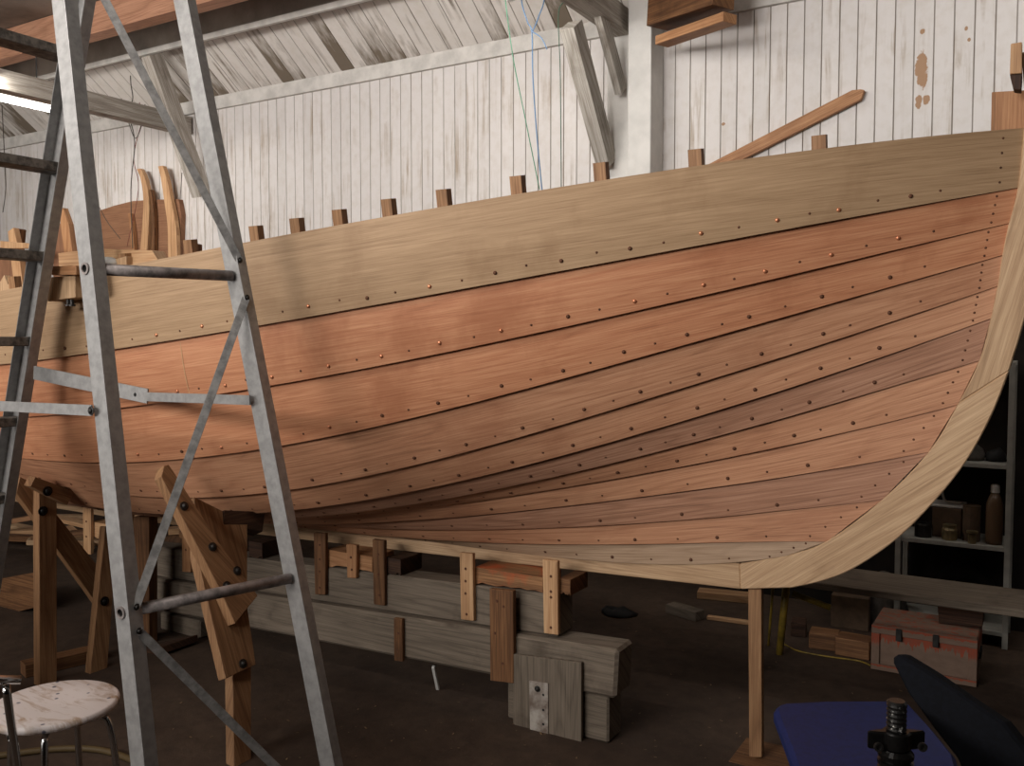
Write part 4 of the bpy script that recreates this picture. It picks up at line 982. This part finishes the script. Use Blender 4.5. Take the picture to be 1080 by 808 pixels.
# wood shavings and dust on the floor
bm = BM(); rs = random.Random(5)
for i in range(260):
    x, y = rs.uniform(180, 1000), rs.uniform(640, 830)
    p = onZ(x, y, .003); a = rs.uniform(0, 6.28); l = rs.uniform(.002, .007); w = l*rs.uniform(.25, .6); d = Vector((math.cos(a), math.sin(a), rs.uniform(0, .3))); s_ = Vector((-math.sin(a), math.cos(a), 0))
    if p.y > 5.1: continue
    v = [bm.verts.new(p+q) for q in (-d*l-s_*w, d*l-s_*w, d*l+s_*w, -d*l+s_*w)]; bm.faces.new(v)
o = link('wood_shavings', bm, 'chip', None, (1, 0, 0)); tag(o, 'scattered wood chips and shavings on the dark floor', 'shavings', None, 'stuff')

# ------------------------------------------------------------------ lamps
def tube_lamp(p, L, label, d=(0, -1, 0)):
    t = thing('fluorescent_lamp', p, label, 'lamp'); d = Vector(d)
    bm = BM(); add_beam(bm, p+Vector((0, 0, .06)), p+d*L+Vector((0, 0, .06)), .06, .05); link('housing', bm, 'paint', t, d, .004)
    bm = BM(); add_tube(bm, [p+d*.03, p+d*(L-.03)], .02, 12); link('light_tube', bm, 'lamp', t, smooth=True)
    for e in (.15, L-.15):
        bm = BM(); h_ = p+d*e; add_tube(bm, [h_+Vector((0, 0, .084)), Vector((h_.x, h_.y, 3.914))], .005, 6); link('hanger', bm, 'steel', t)
    for e in (0, L-.03):
        bm = BM(); add_beam(bm, p+d*e+Vector((0, 0, .012)), p+d*(e+.03)+Vector((0, 0, .012)), .04, .07); link('end_cap', bm, 'whitep', t, None, .002)
    return t
tube_lamp(onY(59, 117, 4.3), 1.5, 'lit fluorescent tube lamp under the roof at the upper left')
tube_lamp(LT+Vector((0, 0, .005)), 1.3, 'lit fluorescent tube lamp cut off at the top above the boat')
def area(name, loc, target, sx, sy, power, col=(1, .95, .88)):
    l = bpy.data.lights.new(name, 'AREA'); l.shape = 'RECTANGLE'; l.size = sx; l.size_y = sy; l.energy = power; l.color = col
    o = bpy.data.objects.new(name, l); COL.objects.link(o); o.location = loc
    o.rotation_euler = (Vector(target)-Vector(loc)).to_track_quat('-Z', 'Y').to_euler(); return o
area('added_front_light', (-3.2, -5.0, 2.9), (-2.6, 2.6, 1.6), 5.0, 1.8, 800, (1, .96, .92))  # soft front light added outside the room, shining in through the added opening
area('tube_light_left', (-4.4, -.7, 3.1), (-2.2, 2.4, 1.4), 1.0, .12, 15, (1, .95, .9))
area('tube_light_front', (-1.9, .3, 3.5), (-1.9, 2.2, 1.2), 1.4, .14, 26, (1, .95, .9))
area('added_low_fill', (-5.0, -2.8, 1.15), (-2.6, 2.8, .9), 1.8, 1.8, 34, (1, .96, .92))  # weak fill added to lift the shadows under the hull
area('wall_light_left', (-6.8, 3.5, 3.25), (-6.8, 5.0, 1.0), 1.4, .1, 27)
area('wall_light_mid', (LT.x, 3.8, LT.z-.03), (LT.x, 4.8, 1.0), 1.2, .1, 17)
area('wall_light_right', (.6, 3.4, 3.5), (.2, 5.2, 2.2), 1.2, .1, 10)
wd = bpy.data.worlds.new('world'); S.world = wd; wd.use_nodes = True
wd.node_tree.nodes['Background'].inputs[0].default_value = (.9, .92, 1, 1); wd.node_tree.nodes['Background'].inputs[1].default_value = .02
S.view_settings.view_transform = 'Standard'; S.view_settings.look = 'None'; S.view_settings.gamma = 1; S.view_settings.exposure = -.12
S.view_settings.use_curve_mapping = False
S.cycles.max_bounces = 6; S.cycles.use_denoising = True

# things that repeat share a group
GROUPS = {'batten': 'battens nailed under the keel', 'keel_block': 'blocks between keel and timbers', 'offcut': 'wood offcuts on the floor', 'hull_shore': 'shores holding up the hull',
          'support_block': 'blocks under the lowest timber', 'gunwale_block': 'small blocks on the gunwale', 'curved_frame': 'curved frames hung on the white wall', 'wire': 'wires hanging along the white wall',
          'blue_rope': 'pieces of blue rope above the boat', 'fluorescent_lamp': 'fluorescent lamps under the roof', 'roof_truss': 'whitewashed roof trusses', 'tin': 'tins on the middle shelf', 'cloth_bundle': 'bundles on the upper shelf',
          'carton': 'cartons on the middle shelf', 'stick': 'sticks standing about the left of the hull'}
for o in COL.objects:
    if o.parent is None and 'category' in o and o.name.split('.')[0] in GROUPS and o.name != 'batten' or o.get('category') == 'batten' and 'keel' in o.get('label', ''):
        o['group'] = GROUPS[o.name.split('.')[0]] if o.name.split('.')[0] in GROUPS else 'battens nailed under the keel'
